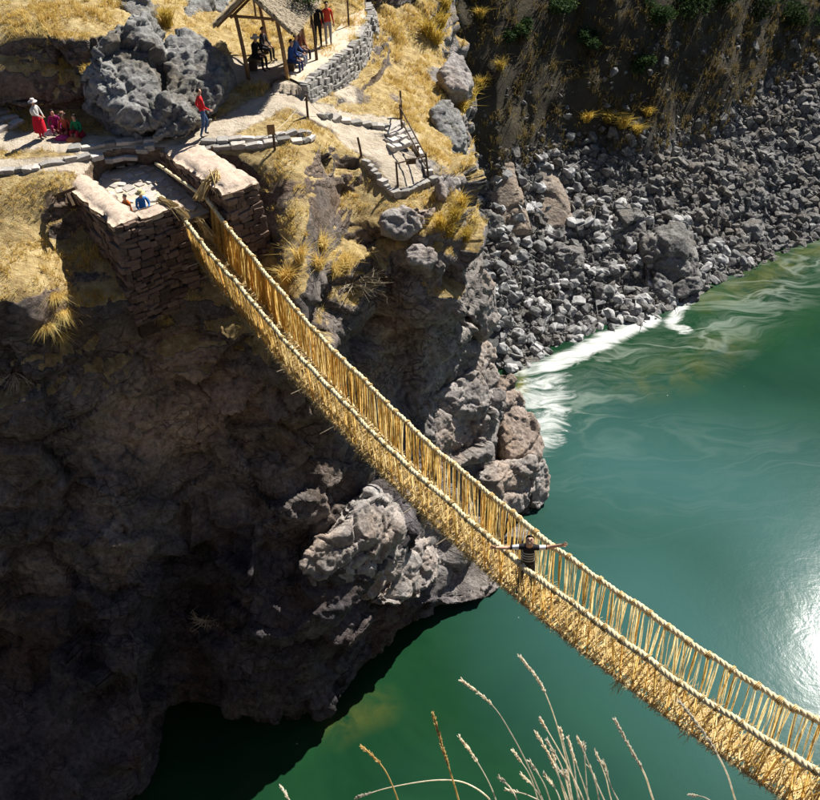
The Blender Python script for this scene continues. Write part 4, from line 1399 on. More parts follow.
# ------------------------------------------------------------------ dry grass
def blades(roots, lens, leans, width, curve=0.35, rgx=None):
    """bent two-segment blades: roots (n,3), lens (n,), leans (n,3) horizontal-ish lean vectors"""
    n = len(roots)
    rgx = rgx or RNG
    ang = rgx.uniform(0, 2 * np.pi, n)
    side = np.stack([np.cos(ang), np.sin(ang), np.zeros(n)], -1) * (width * rgx.uniform(.6, 1.3, n))[:, None]
    up = np.array([0, 0, 1.0])
    mid = roots + (up * .62 + leans * .35) * lens[:, None]
    tip = roots + (up * (1 - curve * .5) + leans * (1.0)) * lens[:, None]
    V = np.stack([roots - side, roots + side, mid - side * .8, mid + side * .8, tip], 1).reshape(-1, 3)
    b = np.arange(n)[:, None] * 5
    F = np.concatenate([b + [0, 1, 3], b + [0, 3, 2], b + [2, 3, 4]])
    return V, F


FC = P2[FQ].mean(1)
fa = np.linalg.norm(np.cross(P2[FQ[:, 2]] - P2[FQ[:, 0]], P2[FQ[:, 3]] - P2[FQ[:, 1]]), axis=1) / 2
fg = gr[FQ].mean(1)
fn = N2[FQ].mean(1)
uu, vv, zz = project(FC)
vis = (uu > -40) & (uu < 500) & (vv > -40) & (vv < 330)
p = fa * np.clip(fg - .35, 0, 1) * vis * np.clip(.55 + 1.3 * fbm(FC * .8, 3, 133), .04, 1.5)
p /= p.sum()
nt_ = 9000
ci = RNG.choice(len(FC), nt_, p=p)
clump = FC[ci]
nbl = 9
roots = np.repeat(clump, nbl, 0) + RNG.normal(0, .05, (nt_ * nbl, 3)) * np.array([1, 1, 0.2])
fnl = np.repeat(fn[ci], nbl, 0)
lean = RNG.normal(0, .38, (nt_ * nbl, 3)) * np.array([1, 1, .15]) + fnl * np.array([.5, .5, 0])
hum = np.repeat(np.clip(.9 + 1.1 * fbm(clump * .6, 2, 77), .35, 1.8), nbl)
V, F = blades(roots - UP * .03, RNG.uniform(.08, .26, nt_ * nbl) * hum, lean, .010)
tag(link('dry_grass', fastmesh('dry_grass', V, F), M['grass']), 'dry yellow grass covering the terrace and slopes', 'grass', kind='stuff')

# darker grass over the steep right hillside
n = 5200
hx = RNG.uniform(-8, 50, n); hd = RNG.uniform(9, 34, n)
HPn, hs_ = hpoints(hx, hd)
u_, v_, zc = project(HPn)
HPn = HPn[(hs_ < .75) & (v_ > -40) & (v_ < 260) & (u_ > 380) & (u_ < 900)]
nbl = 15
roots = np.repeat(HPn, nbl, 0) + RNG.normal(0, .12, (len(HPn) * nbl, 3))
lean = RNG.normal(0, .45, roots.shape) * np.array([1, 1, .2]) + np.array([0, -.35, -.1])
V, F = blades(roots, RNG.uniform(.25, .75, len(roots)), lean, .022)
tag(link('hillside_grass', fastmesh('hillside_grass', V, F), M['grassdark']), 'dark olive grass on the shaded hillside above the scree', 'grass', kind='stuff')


def tussock(pos, h, n, mat, label, group, spread=.5, lean0=(0, 0, 0), name='grass_tussock', width=.012):
    rt = np.zeros((n, 3)) + RNG.normal(0, h * .10, (n, 3)) * np.array([1, 1, .1])
    ln = RNG.normal(0, spread, (n, 3)) * np.array([1, 1, .15]) + np.array(lean0)
    V, F = blades(rt, RNG.uniform(.55, 1.1, n) * h, ln, width)
    o = link(name, fastmesh(name, V, F), mat)
    o.location = pos
    tag(o, label, 'grass', group)
    return o


for od, (px, py, h) in ordinal(((428, 36, 1.1), (440, 28, 1.2), (436, 44, .9), (446, 10, .9), (480, 18, .9), (470, 100, .9), (462, 112, .8), (480, 88, .9), (500, 70, .8))):
    tussock(hit(px, py), h, 190, M['tussock'], 'golden grass tussock on the dark slope beside the grassy shoulder, %s' % od, 'tussocks on the dark slope', .5, (0, -.2, 0), width=.02)
for od, (px, py, h) in ordinal(((608, 122, 1.1), (622, 128, 1.2), (636, 134, 1.0), (586, 122, 1.0), (648, 116, .8))):
    tussock(hit(px, py), h, 200, M['tussock'], 'sunlit golden tussock just above the top of the scree, %s' % od, 'tussocks above the scree', .5, (0, -.25, 0), width=.022)
tussock(hit(168, 26), .9, 260, M['tussock'], 'bright orange yellow tussock growing between the two big boulders', None, .45)
for od, (px, py, h) in ordinal(((300, 262, .75), (318, 270, .8), (334, 276, .85), (346, 268, .8), (288, 282, .7), (322, 250, .7))):
    tussock(hit(px, py, BVH_A), h, 180, M['grass'], 'shaggy dry tussock on the grass spur right of the abutment, %s' % od, 'tussocks on the spur', .55, (.15, -.1, 0))
for od, (px, py, h) in ordinal(((455, 220, .7), (448, 236, .8), (462, 208, .7), (440, 228, .7), (466, 240, .7))):
    tussock(hit(px, py, BVH_A), h, 170, M['tussock'], 'orange grass tussock on the promontory below the landing, %s' % od, 'tussocks on the promontory', .5)
for od, (px, py, h) in ordinal(((58, 300, .8), (66, 318, .9), (50, 330, .8), (62, 340, .9), (160, 316, .6), (168, 322, .5))):
    tussock(hit(px, py, BVH_A), h, 260, M['grass'], 'pale dry grass hanging on the cliff near the left pier, %s' % od, 'grass hanging on the cliff', .35, (.1, -.45, -.7), width=.006)

# bare bushy shrub at the end of the spur
def twigs(name, base, R_, n, label, mat, dirn=(0, 0, 1), cat='shrub'):
    rg = random.Random(len(name) + n)
    t = thing(name, base, label, cat)
    mb, mb2 = MB(), MB()
    for i in range(n):
        d_ = Vector((rg.gauss(0, .6), rg.gauss(0, .6), rg.gauss(0, .4))) + Vector(dirn)
        d_.normalize()
        L = R_ * rg.uniform(.5, 1.1)
        b0 = Vector(base)
        p1 = b0 + d_ * L * .5 + Vector((rg.gauss(0, .05), rg.gauss(0, .05), rg.gauss(0, .05)))
        p2 = b0 + d_ * L + Vector((0, 0, -.12 * L)) + Vector((rg.gauss(0, .08), rg.gauss(0, .08), rg.gauss(0, .08)))
        (mb if i < n // 3 else mb2).tube([b0, p1, p2], [.014, .010, .004], 4)
        for _ in range(3):
            q = p1.lerp(p2, rg.random())
            mb2.tube([q, q + Vector((rg.gauss(0, .14), rg.gauss(0, .14), rg.gauss(.05, .12)))], [.006, .003], 3)
    tag(mb.part('stem', mat, t), kind='stuff')
    tag(mb2.part('branch', mat, t), kind='stuff')
    return t


twigs('dry_shrub', hit(352, 284, BVH_A), 1.3, 46, 'bare pale shrub with stiff twigs at the tip of the grass spur', M['twig'], (.7, -.35, .25))
twigs('dry_shrub', hit(15, 372, BVH_A), 1.0, 26, 'withered pale plant hanging on the dark cliff at the left edge', M['twig'], (.3, -.7, -.2))
twigs('dry_shrub', hit(205, 620, BVH_A), .8, 22, 'thin dry plant clinging to the shaded cliff above the water', M['twig'], (0, -.7, .5))
twigs('dry_shrub', hit(362, 372, BVH_A), .9, 26, 'pale twiggy plant hanging on the dark rock behind the far handrail', M['twig'], (0, -.5, -.5))

# leafy shrubs on the hillside
def leafball(base, rx, rz, n, mat, parent, size=.12, name='foliage', seed=0):
    rg_ = np.random.default_rng(seed)
    lobes = [(rg_.normal(0, .45, 3) * np.array([rx, rx, rz * .6]) + np.array([0, 0, rz * .9]), rg_.uniform(.35, .6)) for _ in range(7)]
    C = np.array([lobes[k][0] for k in rg_.integers(0, 7, n)])
    rad = np.array([l[1] for l in lobes])[rg_.integers(0, 7, n)]
    d = rg_.normal(size=(n, 3)); d /= np.linalg.norm(d, axis=1, keepdims=True)
    c = np.asarray(base) + C + d * (rad * rg_.uniform(.4, 1.05, n))[:, None] * np.array([rx, rx, rz])
    a = rg_.normal(size=(n, 3)); a /= np.linalg.norm(a, axis=1, keepdims=True)
    b_ = np.cross(a, rg_.normal(size=(n, 3))); b_ /= np.linalg.norm(b_, axis=1, keepdims=True)
    s_ = (size * rg_.uniform(.6, 1.3, n))[:, None]
    V = np.stack([c - a * s_, c + b_ * s_ * .45, c + a * s_, c - b_ * s_ * .45], 1).reshape(-1, 3)
    F = np.arange(n)[:, None] * 4 + [0, 1, 2, 3]
    o = link(name, fastmesh(name, V - rootloc(parent), F), mat, parent)
    return o


for i, (od, (px, py, rx, rz)) in enumerate(ordinal(((690, 22, 1.8, 1.6), (722, 12, 1.7, 1.6), (655, 30, 1.2, 1.1), (760, 20, 1.6, 1.3), (800, 30, 1.4, 1.2), (560, 16, 1.1, .9), (590, 50, 1.0, .8), (430, 8, 1.1, .9), (520, 40, 1.0, .8), (640, 70, 1.0, .7)))):
    b0 = hit(px, py, BVH_B)
    t = thing('hillside_shrub', b0, 'dark green leafy shrub on the shaded hillside at the top, %s' % od, 'shrub', 'shrubs on the shaded hillside')
    mb = MB()
    for k in range(4):
        mb.tube([b0 - UP * .2, b0 + np.array([random.gauss(0, .3 * rx), random.gauss(0, .3 * rx), rz * .8])], [.05, .02], 5)
    mb.part('stem', M['darkwood'], t)
    leafball(b0, rx, rz, 1500, M['leafdark'], t, .13, seed=i)
# trees along the crest (seen only as reflections in the river)
for i in range(9):
    x = 8 + i * 6.5 + random.uniform(-2, 2)
    P, sc = hpoint(x, 38 + random.uniform(-2, 3))
    t = thing('crest_tree', P, 'tree on the crest of the hill above the scree, ' + ORD[i], 'tree', 'trees on the crest')
    mb = MB(); mb.tube([P - UP * .5, P + UP * 2, P + UP * 4.5], [.2, .15, .05], 6); mb.part('trunk', M['darkwood'], t)
    leafball(P + UP * 1.5, 1.8, 2.6, 700, M['leafdark'], t, .4, 'crown', 60 + i)

# ------------------------------------------------------------------ kerbs, steps and terrace wall
def kerb(name, label, pix, Z=None, meshes=PST + GST, size=(.34, .24, .16), cat='kerb', gap=1.0, rows=1, dz=0.0, dy=0.0, bvh=None):
    pts = [hit(a, b_, BVH_A) if Z is None else at(a, b_, Z=Z) for a, b_ in pix]
    t = thing(name, pts[0], label, cat)
    for r_ in range(rows):
        for a, b_ in zip(pts[:-1], pts[1:]):
            L = np.linalg.norm((b_ - a)[:2]); u = random.uniform(0, .1)
            dirv = Vector(b_ - a); dirv.z = 0; dirv.normalize()
            while u < L:
                l = size[0] * random.uniform(.7, 1.35)
                c = a + (b_ - a) * min(1, (u + l / 2) / L)
                g = ground(c[0], c[1])
                if g is not None: c = np.array([c[0], c[1], max(g, c[2] - .3) if Z is None else c[2]])
                m3 = Matrix((dirv, Vector((-dirv.y, dirv.x, 0)), Vector((0, 0, 1)))).transposed()
                c = c + UP * (dz + r_ * size[2] * .8 + size[2] * .25) + np.array([0, dy * r_, 0])
                stone(t, meshes, c, (l, size[1] * random.uniform(.8, 1.25), size[2] * random.uniform(.8, 1.2)), m3)
                u += l * gap
    return t


kerb('stone_kerb', 'low row of pale kerb stones in front of the vendors path at the left', [(-20, 176), (8, 172), (40, 168), (75, 160), (110, 152), (150, 148)], size=(.36, .28, .16))
kerb('stone_kerb', 'second pale kerb row just above the first behind the left pier', [(66, 150), (100, 146), (130, 142), (158, 140)], size=(.42, .3, .12))
kerb('stone_kerb', 'double row of grey kerb stones right of the gateway along the path', [(196, 152), (230, 148), (262, 146), (300, 143), (312, 138)], rows=1, size=(.4, .3, .16))
kerb('stone_kerb', 'upper course of grey kerb stones beside the brown signboard', [(200, 143), (240, 140), (275, 138), (305, 134)], size=(.4, .28, .16))
kerb('stone_kerb', 'row of small blocks edging the path down to the stairs', [(318, 117), (338, 120), (360, 124), (380, 128), (398, 129)], size=(.34, .34, .18))
kerb('stone_kerb', 'line of small stones edging the left side of the railed landing', [(362, 160), (370, 168), (378, 178), (386, 188), (392, 194)], size=(.26, .26, .2))
kerb('stone_kerb', 'line of stones up the right side of the stairs', [(406, 130), (412, 142), (418, 152), (424, 164), (430, 176)], size=(.28, .26, .22))
kerb('stone_kerb', 'rough stones along the front edge of the railed landing', [(392, 196), (404, 194), (416, 190), (428, 184), (436, 180)], meshes=GST, size=(.3, .26, .24))


def steps(label, pixs, length, bvh=BVH_A):
    t0 = hit(*pixs[0][:2], bvh)
    t = thing('stone_steps', t0, label, 'steps')
    for i, (a, b_, a2, b2) in enumerate(pixs):
        p, q = hit(a, b_, bvh), hit(a2, b2, bvh)
        d = Vector(q - p); L = d.length; d.z = 0; d.normalize()
        m3 = Matrix((d, Vector((-d.y, d.x, 0)), Vector((0, 0, 1)))).transposed()
        z = max(p[2], q[2])
        n_ = max(1, round(L / length))
        for k in range(n_):
            c = p + (q - p) * ((k + .5) / n_)
            o = stone(t, PST, np.array([c[0], c[1], z + .02]), (L / n_ * 1.02, .42, .2), m3, 'step')
    return t


steps('pale stone stairs going down to the railed landing', [(386, 131, 401, 129), (387, 137, 403, 135), (388, 143, 405, 141), (389, 149, 408, 147)], .5)
steps('short flight of weathered steps at the left edge beside the vendors', [(-8, 134, 22, 124), (-10, 127, 17, 117), (-12, 120, 9, 111)], .6)

# curved dry stone terrace wall
tw = thing('terrace_wall', hit(345, 92, BVH_A), 'curved dry stone retaining wall below the shelter terrace', 'wall')
ins = [np.array([-.45, .55, 0])] * len(TPt)
V = [p - UP * .02 + k * .3 for p, k in zip(TPt, ins)] + [p + k * .3 - UP * .5 for p, k in zip(BPt, ins)] + [p + k * 2.2 for p, k in zip(TPt, ins)]
nT = len(TPt)
F = [(i, i + 1, nT + i + 1, nT + i) for i in range(nT - 1)] + [(2 * nT + i, 2 * nT + i + 1, i + 1, i) for i in range(nT - 1)]
part('core', V, F, M['dirt'], tw)
for i in range(nT - 1):
    d = TPt[i + 1] - TPt[i]
    out = np.array([d[1], -d[0], 0])
    if out[1] > 0: out = -out
    stoneface(tw, GST, TPt[i], TPt[i + 1], BPt[i] - UP * .1, BPt[i + 1] - UP * .1, out, 0.17, (.14, .36), .3)

# ------------------------------------------------------------------ thatched shelter
HZ0 = ground(-5.4, 36)
hut = thing('thatched_shelter', (-5.4, 36.2, HZ0), 'small open shelter of log posts with a grey thatched gable roof', 'shelter')
FLp, FRp = hit(249, 79, BVH_A), hit(288, 79, BVH_A)
ax = Vector((0.16, 1, 0)).normalized()            # ridge direction
axn = np.array(ax)
RLp, RRp = FLp + axn * 2.9, FRp + axn * 2.9
EZ = HZ0 + 2.25
RZ = HZ0 + 3.15


def post(name, a, ztop, lean, parent, r=.075, mat=None):
    mb = MB()
    a = np.array(a, float); g = ground(a[0], a[1]) or a[2]
    b_ = np.array([a[0] + lean[0], a[1] + lean[1], ztop])
    mb.tube([np.array([a[0], a[1], g - .15]), a * .5 + b_ * .5 + np.array([.02, 0, 0]), b_], [r * 1.1, r, r * .92], 8)
    return mb.part(name, mat or M['wood'], parent, True)


for p in (FLp, FRp, RLp, RRp):
    post('post', p, EZ + .06, (-.2, 0), hut)
lft = (FLp + RLp) / 2; rgt = (FRp + RRp) / 2
wv = (FRp - FLp); wl = np.linalg.norm(wv[:2]); wv = np.array([wv[0], wv[1], 0]) / wl
sh = np.array([-.2, 0, 0])
for p, q in ((FLp, FRp), (RLp, RRp)):
    mb = MB(); mb.tube([np.array([*(p + sh - wv * .3)[:2], EZ]), np.array([*(q + sh + wv * .3)[:2], EZ])], .055, 6); mb.part('tie_beam', M['wood'], hut, True)
for p, q in ((FLp, RLp), (FRp, RRp)):
    mb = MB(); mb.tube([np.array([*(p + sh - axn * .5)[:2], EZ + .1]), np.array([*(q + sh + axn * .4)[:2], EZ + .1])], .05, 6); mb.part('wall_plate', M['wood'], hut, True)
mf, mr_ = (FLp + FRp) / 2 + sh, (RLp + RRp) / 2 + sh
mb = MB(); mb.tube([np.array([*(mf - axn * .55)[:2], RZ]), np.array([*(mr_ + axn * .45)[:2], RZ])], .05, 6); mb.part('ridge_pole', M['wood'], hut, True)
half = wl / 2 + .62
drop = RZ - EZ + .28
for k in range(5):
    f = -0.5 + k * (2.9 + .9) / 4
    c = mf + axn * f
    for sgn in (-1, 1):
        mb = MB()
        mb.tube([np.array([c[0], c[1], RZ]), np.array([*(c + wv * sgn * half)[:2], RZ - drop])], .035, 5)
        mb.part('rafter', M['wood'], hut, True)
for p in (mf, mr_):
    mb = MB(); mb.tube([np.array([p[0], p[1], EZ]), np.array([p[0], p[1], RZ])], .04, 5); mb.part('king_post', M['wood'], hut, True)
# thatch: two thick sagging slopes with shaggy edges
for sgn in (-1, 1):
    nu, nv = 26, 18
    P = []
    for lay in (0, 1):
        for i in range(nu + 1):
            for j in range(nv + 1):
                f = -.62 + (2.9 + 1.15) * i / nu
                q = j / nv * (half + .12)
                c = mf + axn * f + wv * sgn * q
                z = RZ + .06 + (.13 if lay else 0.0) - drop * (q / half) - .05 * math.sin(i / nu * math.pi)
                P.append([c[0], c[1], z])
    P = np.array(P)
    na = (nu + 1) * (nv + 1)
    P[na:, 2] += .05 * fbm(P[na:] * np.array([5, 5, 2]), 3, 7 + sgn)
    edge = np.array([[j == nv or i in (0, nu) for j in range(nv + 1)] for i in range(nu + 1)]).ravel()
    P[na:][edge] += RNG.normal(0, .035, (edge.sum(), 3))
    F = []
    for lay in (0, 1):
        for i in range(nu):
            for j in range(nv):
                q = lay * na + i * (nv + 1) + j
                F.append((q, q + nv + 1, q + nv + 2, q + 1))
    rim = [i * (nv + 1) for i in range(nu + 1)] + [nu * (nv + 1) + j for j in range(1, nv + 1)] + [i * (nv + 1) + nv for i in range(nu - 1, -1, -1)] + list(range(nv - 1, 0, -1))
    F += [(rim[k], rim[(k + 1) % len(rim)], na + rim[(k + 1) % len(rim)], na + rim[k]) for k in range(len(rim))]
    th = part('thatch', P, F, M['thatch'], hut, False)
    # loose straw along the eave and gable
    n = 3200
    ii = RNG.uniform(-.62, 3.5, n); jj = np.where(RNG.random(n) < .2, half + .1, RNG.uniform(0, half + .1, n))
    ii = np.where(jj < half, np.where(RNG.random(n) < .12, -.62, RNG.uniform(-.6, 3.5, n)), ii)
    c = mf[None] + axn[None] * ii[:, None] + wv[None] * (sgn * jj)[:, None]
    c[:, 2] = RZ + .22 - drop * jj / half
    e = c + wv[None] * (sgn * RNG.uniform(.1, .25, n))[:, None] + axn[None] * RNG.normal(0, .05, n)[:, None]
    e[:, 2] -= RNG.uniform(.05, .2, n)
    s_ = axn[None] * .008
    V = np.stack([c - s_, c + s_, e + s_, e - s_], 1).reshape(-1, 3)
    so = part('loose_straw', V, np.arange(n)[:, None] * 4 + [0, 1, 2, 3], M['thatch'], th)
    tag(so, kind='stuff')
# bench under the right side of the shelter
bn = thing('bench', (FRp + axn * 1.2), 'low plank bench under the right side of the shelter', 'bench')
c = FRp + axn * 1.6 + np.array([-.05, 0, 0]); g = ground(c[0], c[1])
mb = MB(); mb.box((c[0], c[1], g + .42), (.36, 2.3, .06), (0, 0, -.16)); mb.part('seat', M['darkwood'], bn)
for f in (-.9, .9):
    q = c + axn * f
    mb = MB(); mb.box((q[0], q[1], g + .19), (.28, .16, .42), (0, 0, -.16)); mb.part('support', M['darkwood'], bn)
bn2 = thing('bench', (FLp + axn * 1.2), 'low plank bench in the shade under the left side of the shelter', 'bench')
c2 = FLp + axn * 1.6 + np.array([.0, 0, 0]); g2 = ground(c2[0], c2[1])
mb = MB(); mb.box((c2[0], c2[1], g2 + .42), (.36, 2.3, .06), (0, 0, -.16)); mb.part('seat', M['darkwood'], bn2)
for f in (-.9, .9):
    q = c2 + axn * f
    mb = MB(); mb.box((q[0], q[1], g2 + .19), (.28, .16, .42), (0, 0, -.16)); mb.part('support', M['darkwood'], bn2)

# ------------------------------------------------------------------ young tree at the terrace edge
tb = hit(317, 62, BVH_A)
tr = thing('young_tree', tb, 'young tree with a bare thin trunk and a green leafy top beside the shelter', 'tree')
mb = MB()
tp = np.array([tb[0] - .12, tb[1] + .1, tb[2] + 2.0])
mb.tube([tb - UP * .2, (tb + tp) / 2 + np.array([.04, 0, 0]), tp, tp + np.array([-.1, .1, 1.4])], [.065, .055, .045, .02], 7)
for k in range(9):
    a = tp + UP * random.uniform(-.1, 1.2) + np.array([-.05, .05, 0])
    mb.tube([a, a + np.array([random.gauss(0, .5), random.gauss(0, .5), random.uniform(.1, .5)])], [.022, .006], 5)
mb.part('trunk', M['darkwood'], tr, True)
leafball(tp + UP * .05, .95, .85, 1300, M['leaf'], tr, .075, 'crown', 5)

# ------------------------------------------------------------------ posts, rope fences and signboard
def pole(px, py, h, label, name='fence_post', r=.045, lean=(0, 0), group=None, mat=None):
    b0 = hit(px, py, BVH_A)
    o = thing(name, b0, label, 'post', group)
    mb = MB(); mb.tube([b0 - UP * .15, b0 + np.array([lean[0] * .5, lean[1] * .5, h * .5]), b0 + np.array([lean[0], lean[1], h])], [r * 1.05, r, r * .9], 6)
    mb.part('shaft', mat or M['darkwood'], o)
    return b0 + np.array([lean[0], lean[1], h]), o


p349, _ = pole(349, 28, 1.15, 'dark fence post standing alone on the terrace beyond the red topped visitor')
p307, _ = pole(308, 118, .85, 'dark fence post at the corner of the path below the terrace wall')
p214, _ = pole(214, 160, .5, 'short stake beside the coping of the right pier')
p360, _ = pole(362, 157, .75, 'thin leaning stake left of the railed landing', lean=(-.12, 0))
pS, sgo = pole(275, 150, .75, 'post carrying a small brown signboard beside the path', 'sign_post')
mb = MB(); mb.box(pS + np.array([-.05, -.06, -.0]), (.26, .035, .36), (0.1, 0, .15)); mb.part('board', M['wood'], sgo)


def cordline(name, label, pts, sag=.12, r=.012, cat='rope', mat='wire'):
    t = thing(name, pts[0], label, cat)
    for a, b_ in zip(pts[:-1], pts[1:]):
        mb = MB()
        mb.tube([a + (b_ - a) * f - UP * sag * 4 * f * (1 - f) for f in np.linspace(0, 1, 9)], r, 4)
        mb.part('strand', M[mat], t, True)
    return t


cordline('guide_rope', 'pale cord sagging from the signboard post to the path corner post', [p307 - UP * .05, pS - UP * .12])
cordline('guide_rope', 'pale cord from the signboard post down to the short stake', [pS - UP * .15, p214 - UP * .05])
cordline('guide_rope', 'pale cord running from the path corner post towards the stairs', [p307 - UP * .1, hit(326, 116, BVH_A) + UP * .1])
# railing at the stairs
sr = thing('stair_railing', hit(403, 136, BVH_A), 'rough wooden pole railing around the stairs and landing', 'railing')
rp = {}
for k, (px, py, h, ln) in {'a': (403, 136, 1.25, (-.1, 0)), 'a2': (402, 118, 1.1, (-.05, 0)), 'b': (429, 181, 1.1, (-.12, 0)), 'c': (398, 186, .95, (-.05, 0)), 'd': (418, 158, .5, (0, 0))}.items():
    b0 = hit(px, py, BVH_A); tp = b0 + np.array([ln[0], ln[1], h]); rp[k] = (b0, tp)
    mb = MB(); mb.tube([b0 - UP * .1, tp], [.045, .04], 6); mb.part('post', M['darkwood'], sr)
for a, b_ in ((rp['a'][1] - UP * .1, rp['b'][1] - UP * .1), (rp['a'][1] - UP * .55, rp['b'][1] - UP * .5), (rp['c'][1] - UP * .08, rp['b'][1] - UP * .12), (rp['a2'][1] - UP * .3, rp['a'][1] - UP * .15)):
    mb = MB(); mb.tube([a, b_], .03, 5); mb.part('rail', M['darkwood'], sr)
q = (rp['c'][1] + rp['b'][1]) / 2 - UP * .16
mb = MB(); mb.box(q, (.36, .03, .22), (.1, 0, .1)); mb.part('notice_board', M['darkwood'], sr)
# leaning timber props by the left pier
for k, (a, b_) in enumerate((((55, 196), (76, 188)), ((66, 190), (74, 206)), ((60, 188), (67, 204)))):
    pa, pb = at(*a, Y=26.6), at(*b_, Y=26.2)
    t = thing('timber_prop', pb, ['horizontal dark timber propped against the left pier', 'leaning dark timber nearest the left pier', 'outer leaning dark timber beside the left pier'][k], 'timber')
    mb = MB(); mb.box((pa + pb) / 2, (np.linalg.norm(pb - pa), .09, .09), Vector(pb - pa).to_track_quat('X', 'Z').to_euler()); mb.part('beam', M['darkwood'], t)

# ------------------------------------------------------------------ people
MC = {}


def cloth(col, rough=.9):
    if col not in MC:
        MC[col] = simple('cloth_%d' % len(MC), col, tuple(c * .72 for c in col), 14, rough, .1, bmp=.25, bscale=60)
    return MC[col]


SKIN = simple('skin', (0.52, 0.31, 0.21), (0.44, 0.25, 0.165), 20, .6, .3)
HAIR = simple('black_hair', (0.018, 0.014, 0.012), (0.008, 0.007, 0.006), 40, .6, .3)
SHOE = simple('dark_shoe', (0.05, 0.04, 0.035), None, 20, .7)
m_, nt, b, tc = newmat('striped_tee', .9, .1)
sx = nt.nodes.new('ShaderNodeSeparateXYZ'); nt.links.new(tc.outputs['Object'], sx.inputs[0])
st = math_(nt, 'FRACT', math_(nt, 'MULTIPLY', sx.outputs['Z'], 13.0))
band = math_(nt, 'MULTIPLY', math_(nt, 'GREATER_THAN', st, .5), math_(nt, 'LESS_THAN', sx.outputs['Z'], 1.30))
band = math_(nt, 'MULTIPLY', band, math_(nt, 'GREATER_THAN', sx.outputs['Z'], 1.0))
band = math_(nt, 'MULTIPLY', band, math_(nt, 'LESS_THAN', math_(nt, 'ABSOLUTE', sx.outputs['X']), .17))
cc = mixc(nt, band, (0.022, 0.022, 0.026), (0.36, 0.36, 0.38))
yk = math_(nt, 'MULTIPLY', math_(nt, 'GREATER_THAN', math_(nt, 'ABSOLUTE', sx.outputs['X']), .21), math_(nt, 'LESS_THAN', math_(nt, 'ABSOLUTE', sx.outputs['X']), .34))
cc = mixc(nt, yk, cc, (0.7, 0.7, 0.72))
nt.links.new(cc, b.inputs['Base Color'])
TEE = m_

STAND = dict(pel=(0, 0, .93), wai=(0, 0, 1.06), che=(0, 0, 1.26), nb=(0, 0.01, 1.42), nk=(0, 0, 1.50), jaw=(0, -.02, 1.555), hd=(0, -.012, 1.63), ht=(0, .0, 1.70),
             shL=(.175, 0, 1.385), elL=(.23, .03, 1.12), wrL=(.25, -.03, .89), shR=(-.175, 0, 1.385), elR=(-.23, .03, 1.12), wrR=(-.25, -.03, .89),
             hiL=(.09, 0, .90), knL=(.10, -.02, .50), anL=(.10, .02, .09), toL=(.115, -.13, .035), hiR=(-.09, 0, .90), knR=(-.10, -.02, .50), anR=(-.10, .02, .09), toR=(-.115, -.13, .035))
SIT = dict(STAND, pel=(0, 0, .50), wai=(0, -.01, .63), che=(0, -.05, .84), nb=(0, -.07, 1.0), nk=(0, -.09, 1.07), jaw=(0, -.12, 1.12), hd=(0, -.12, 1.20), ht=(0, -.11, 1.27),
           shL=(.175, -.07, .965), elL=(.24, -.13, .72), wrL=(.12, -.34, .60), shR=(-.175, -.07, .965), elR=(-.24, -.13, .72), wrR=(-.12, -.34, .60),
           hiL=(.09, -.02, .48), knL=(.12, -.43, .50), anL=(.12, -.42, .09), toL=(.13, -.57, .035), hiR=(-.09, -.02, .48), knR=(-.12, -.43, .50), anR=(-.12, -.42, .09), toR=(-.13, -.57, .035))


def squat(J, drop=.36):
    """sitting on the ground with legs drawn up"""
    D = {k: (v[0], v[1], v[2] - drop) for k, v in J.items()}
    for s_, x in (('L', .14), ('R', -.14)):
        D['kn' + s_] = (x, -.36, .36); D['an' + s_] = (x, -.40, .06); D['to' + s_] = (x, -.54, .03)
    return D


RAD = dict(pel=(.15, .115), wai=(.14, .10), che=(.155, .115), nb=(.085, .075), nk=(.052, .055), jaw=(.062, .072), hd=(.078, .092), ht=(.055, .065),
           sh=(.062, .062), el=(.044, .044), wr=(.028, .03), hi=(.088, .092), kn=(.06, .062), an=(.04, .042), to=(.036, .028))


def headbasis(axis):
    x_ = Vector((1, 0, 0)); y_ = axis.cross(x_).normalized()
    return Matrix((x_, y_, axis)).transposed()


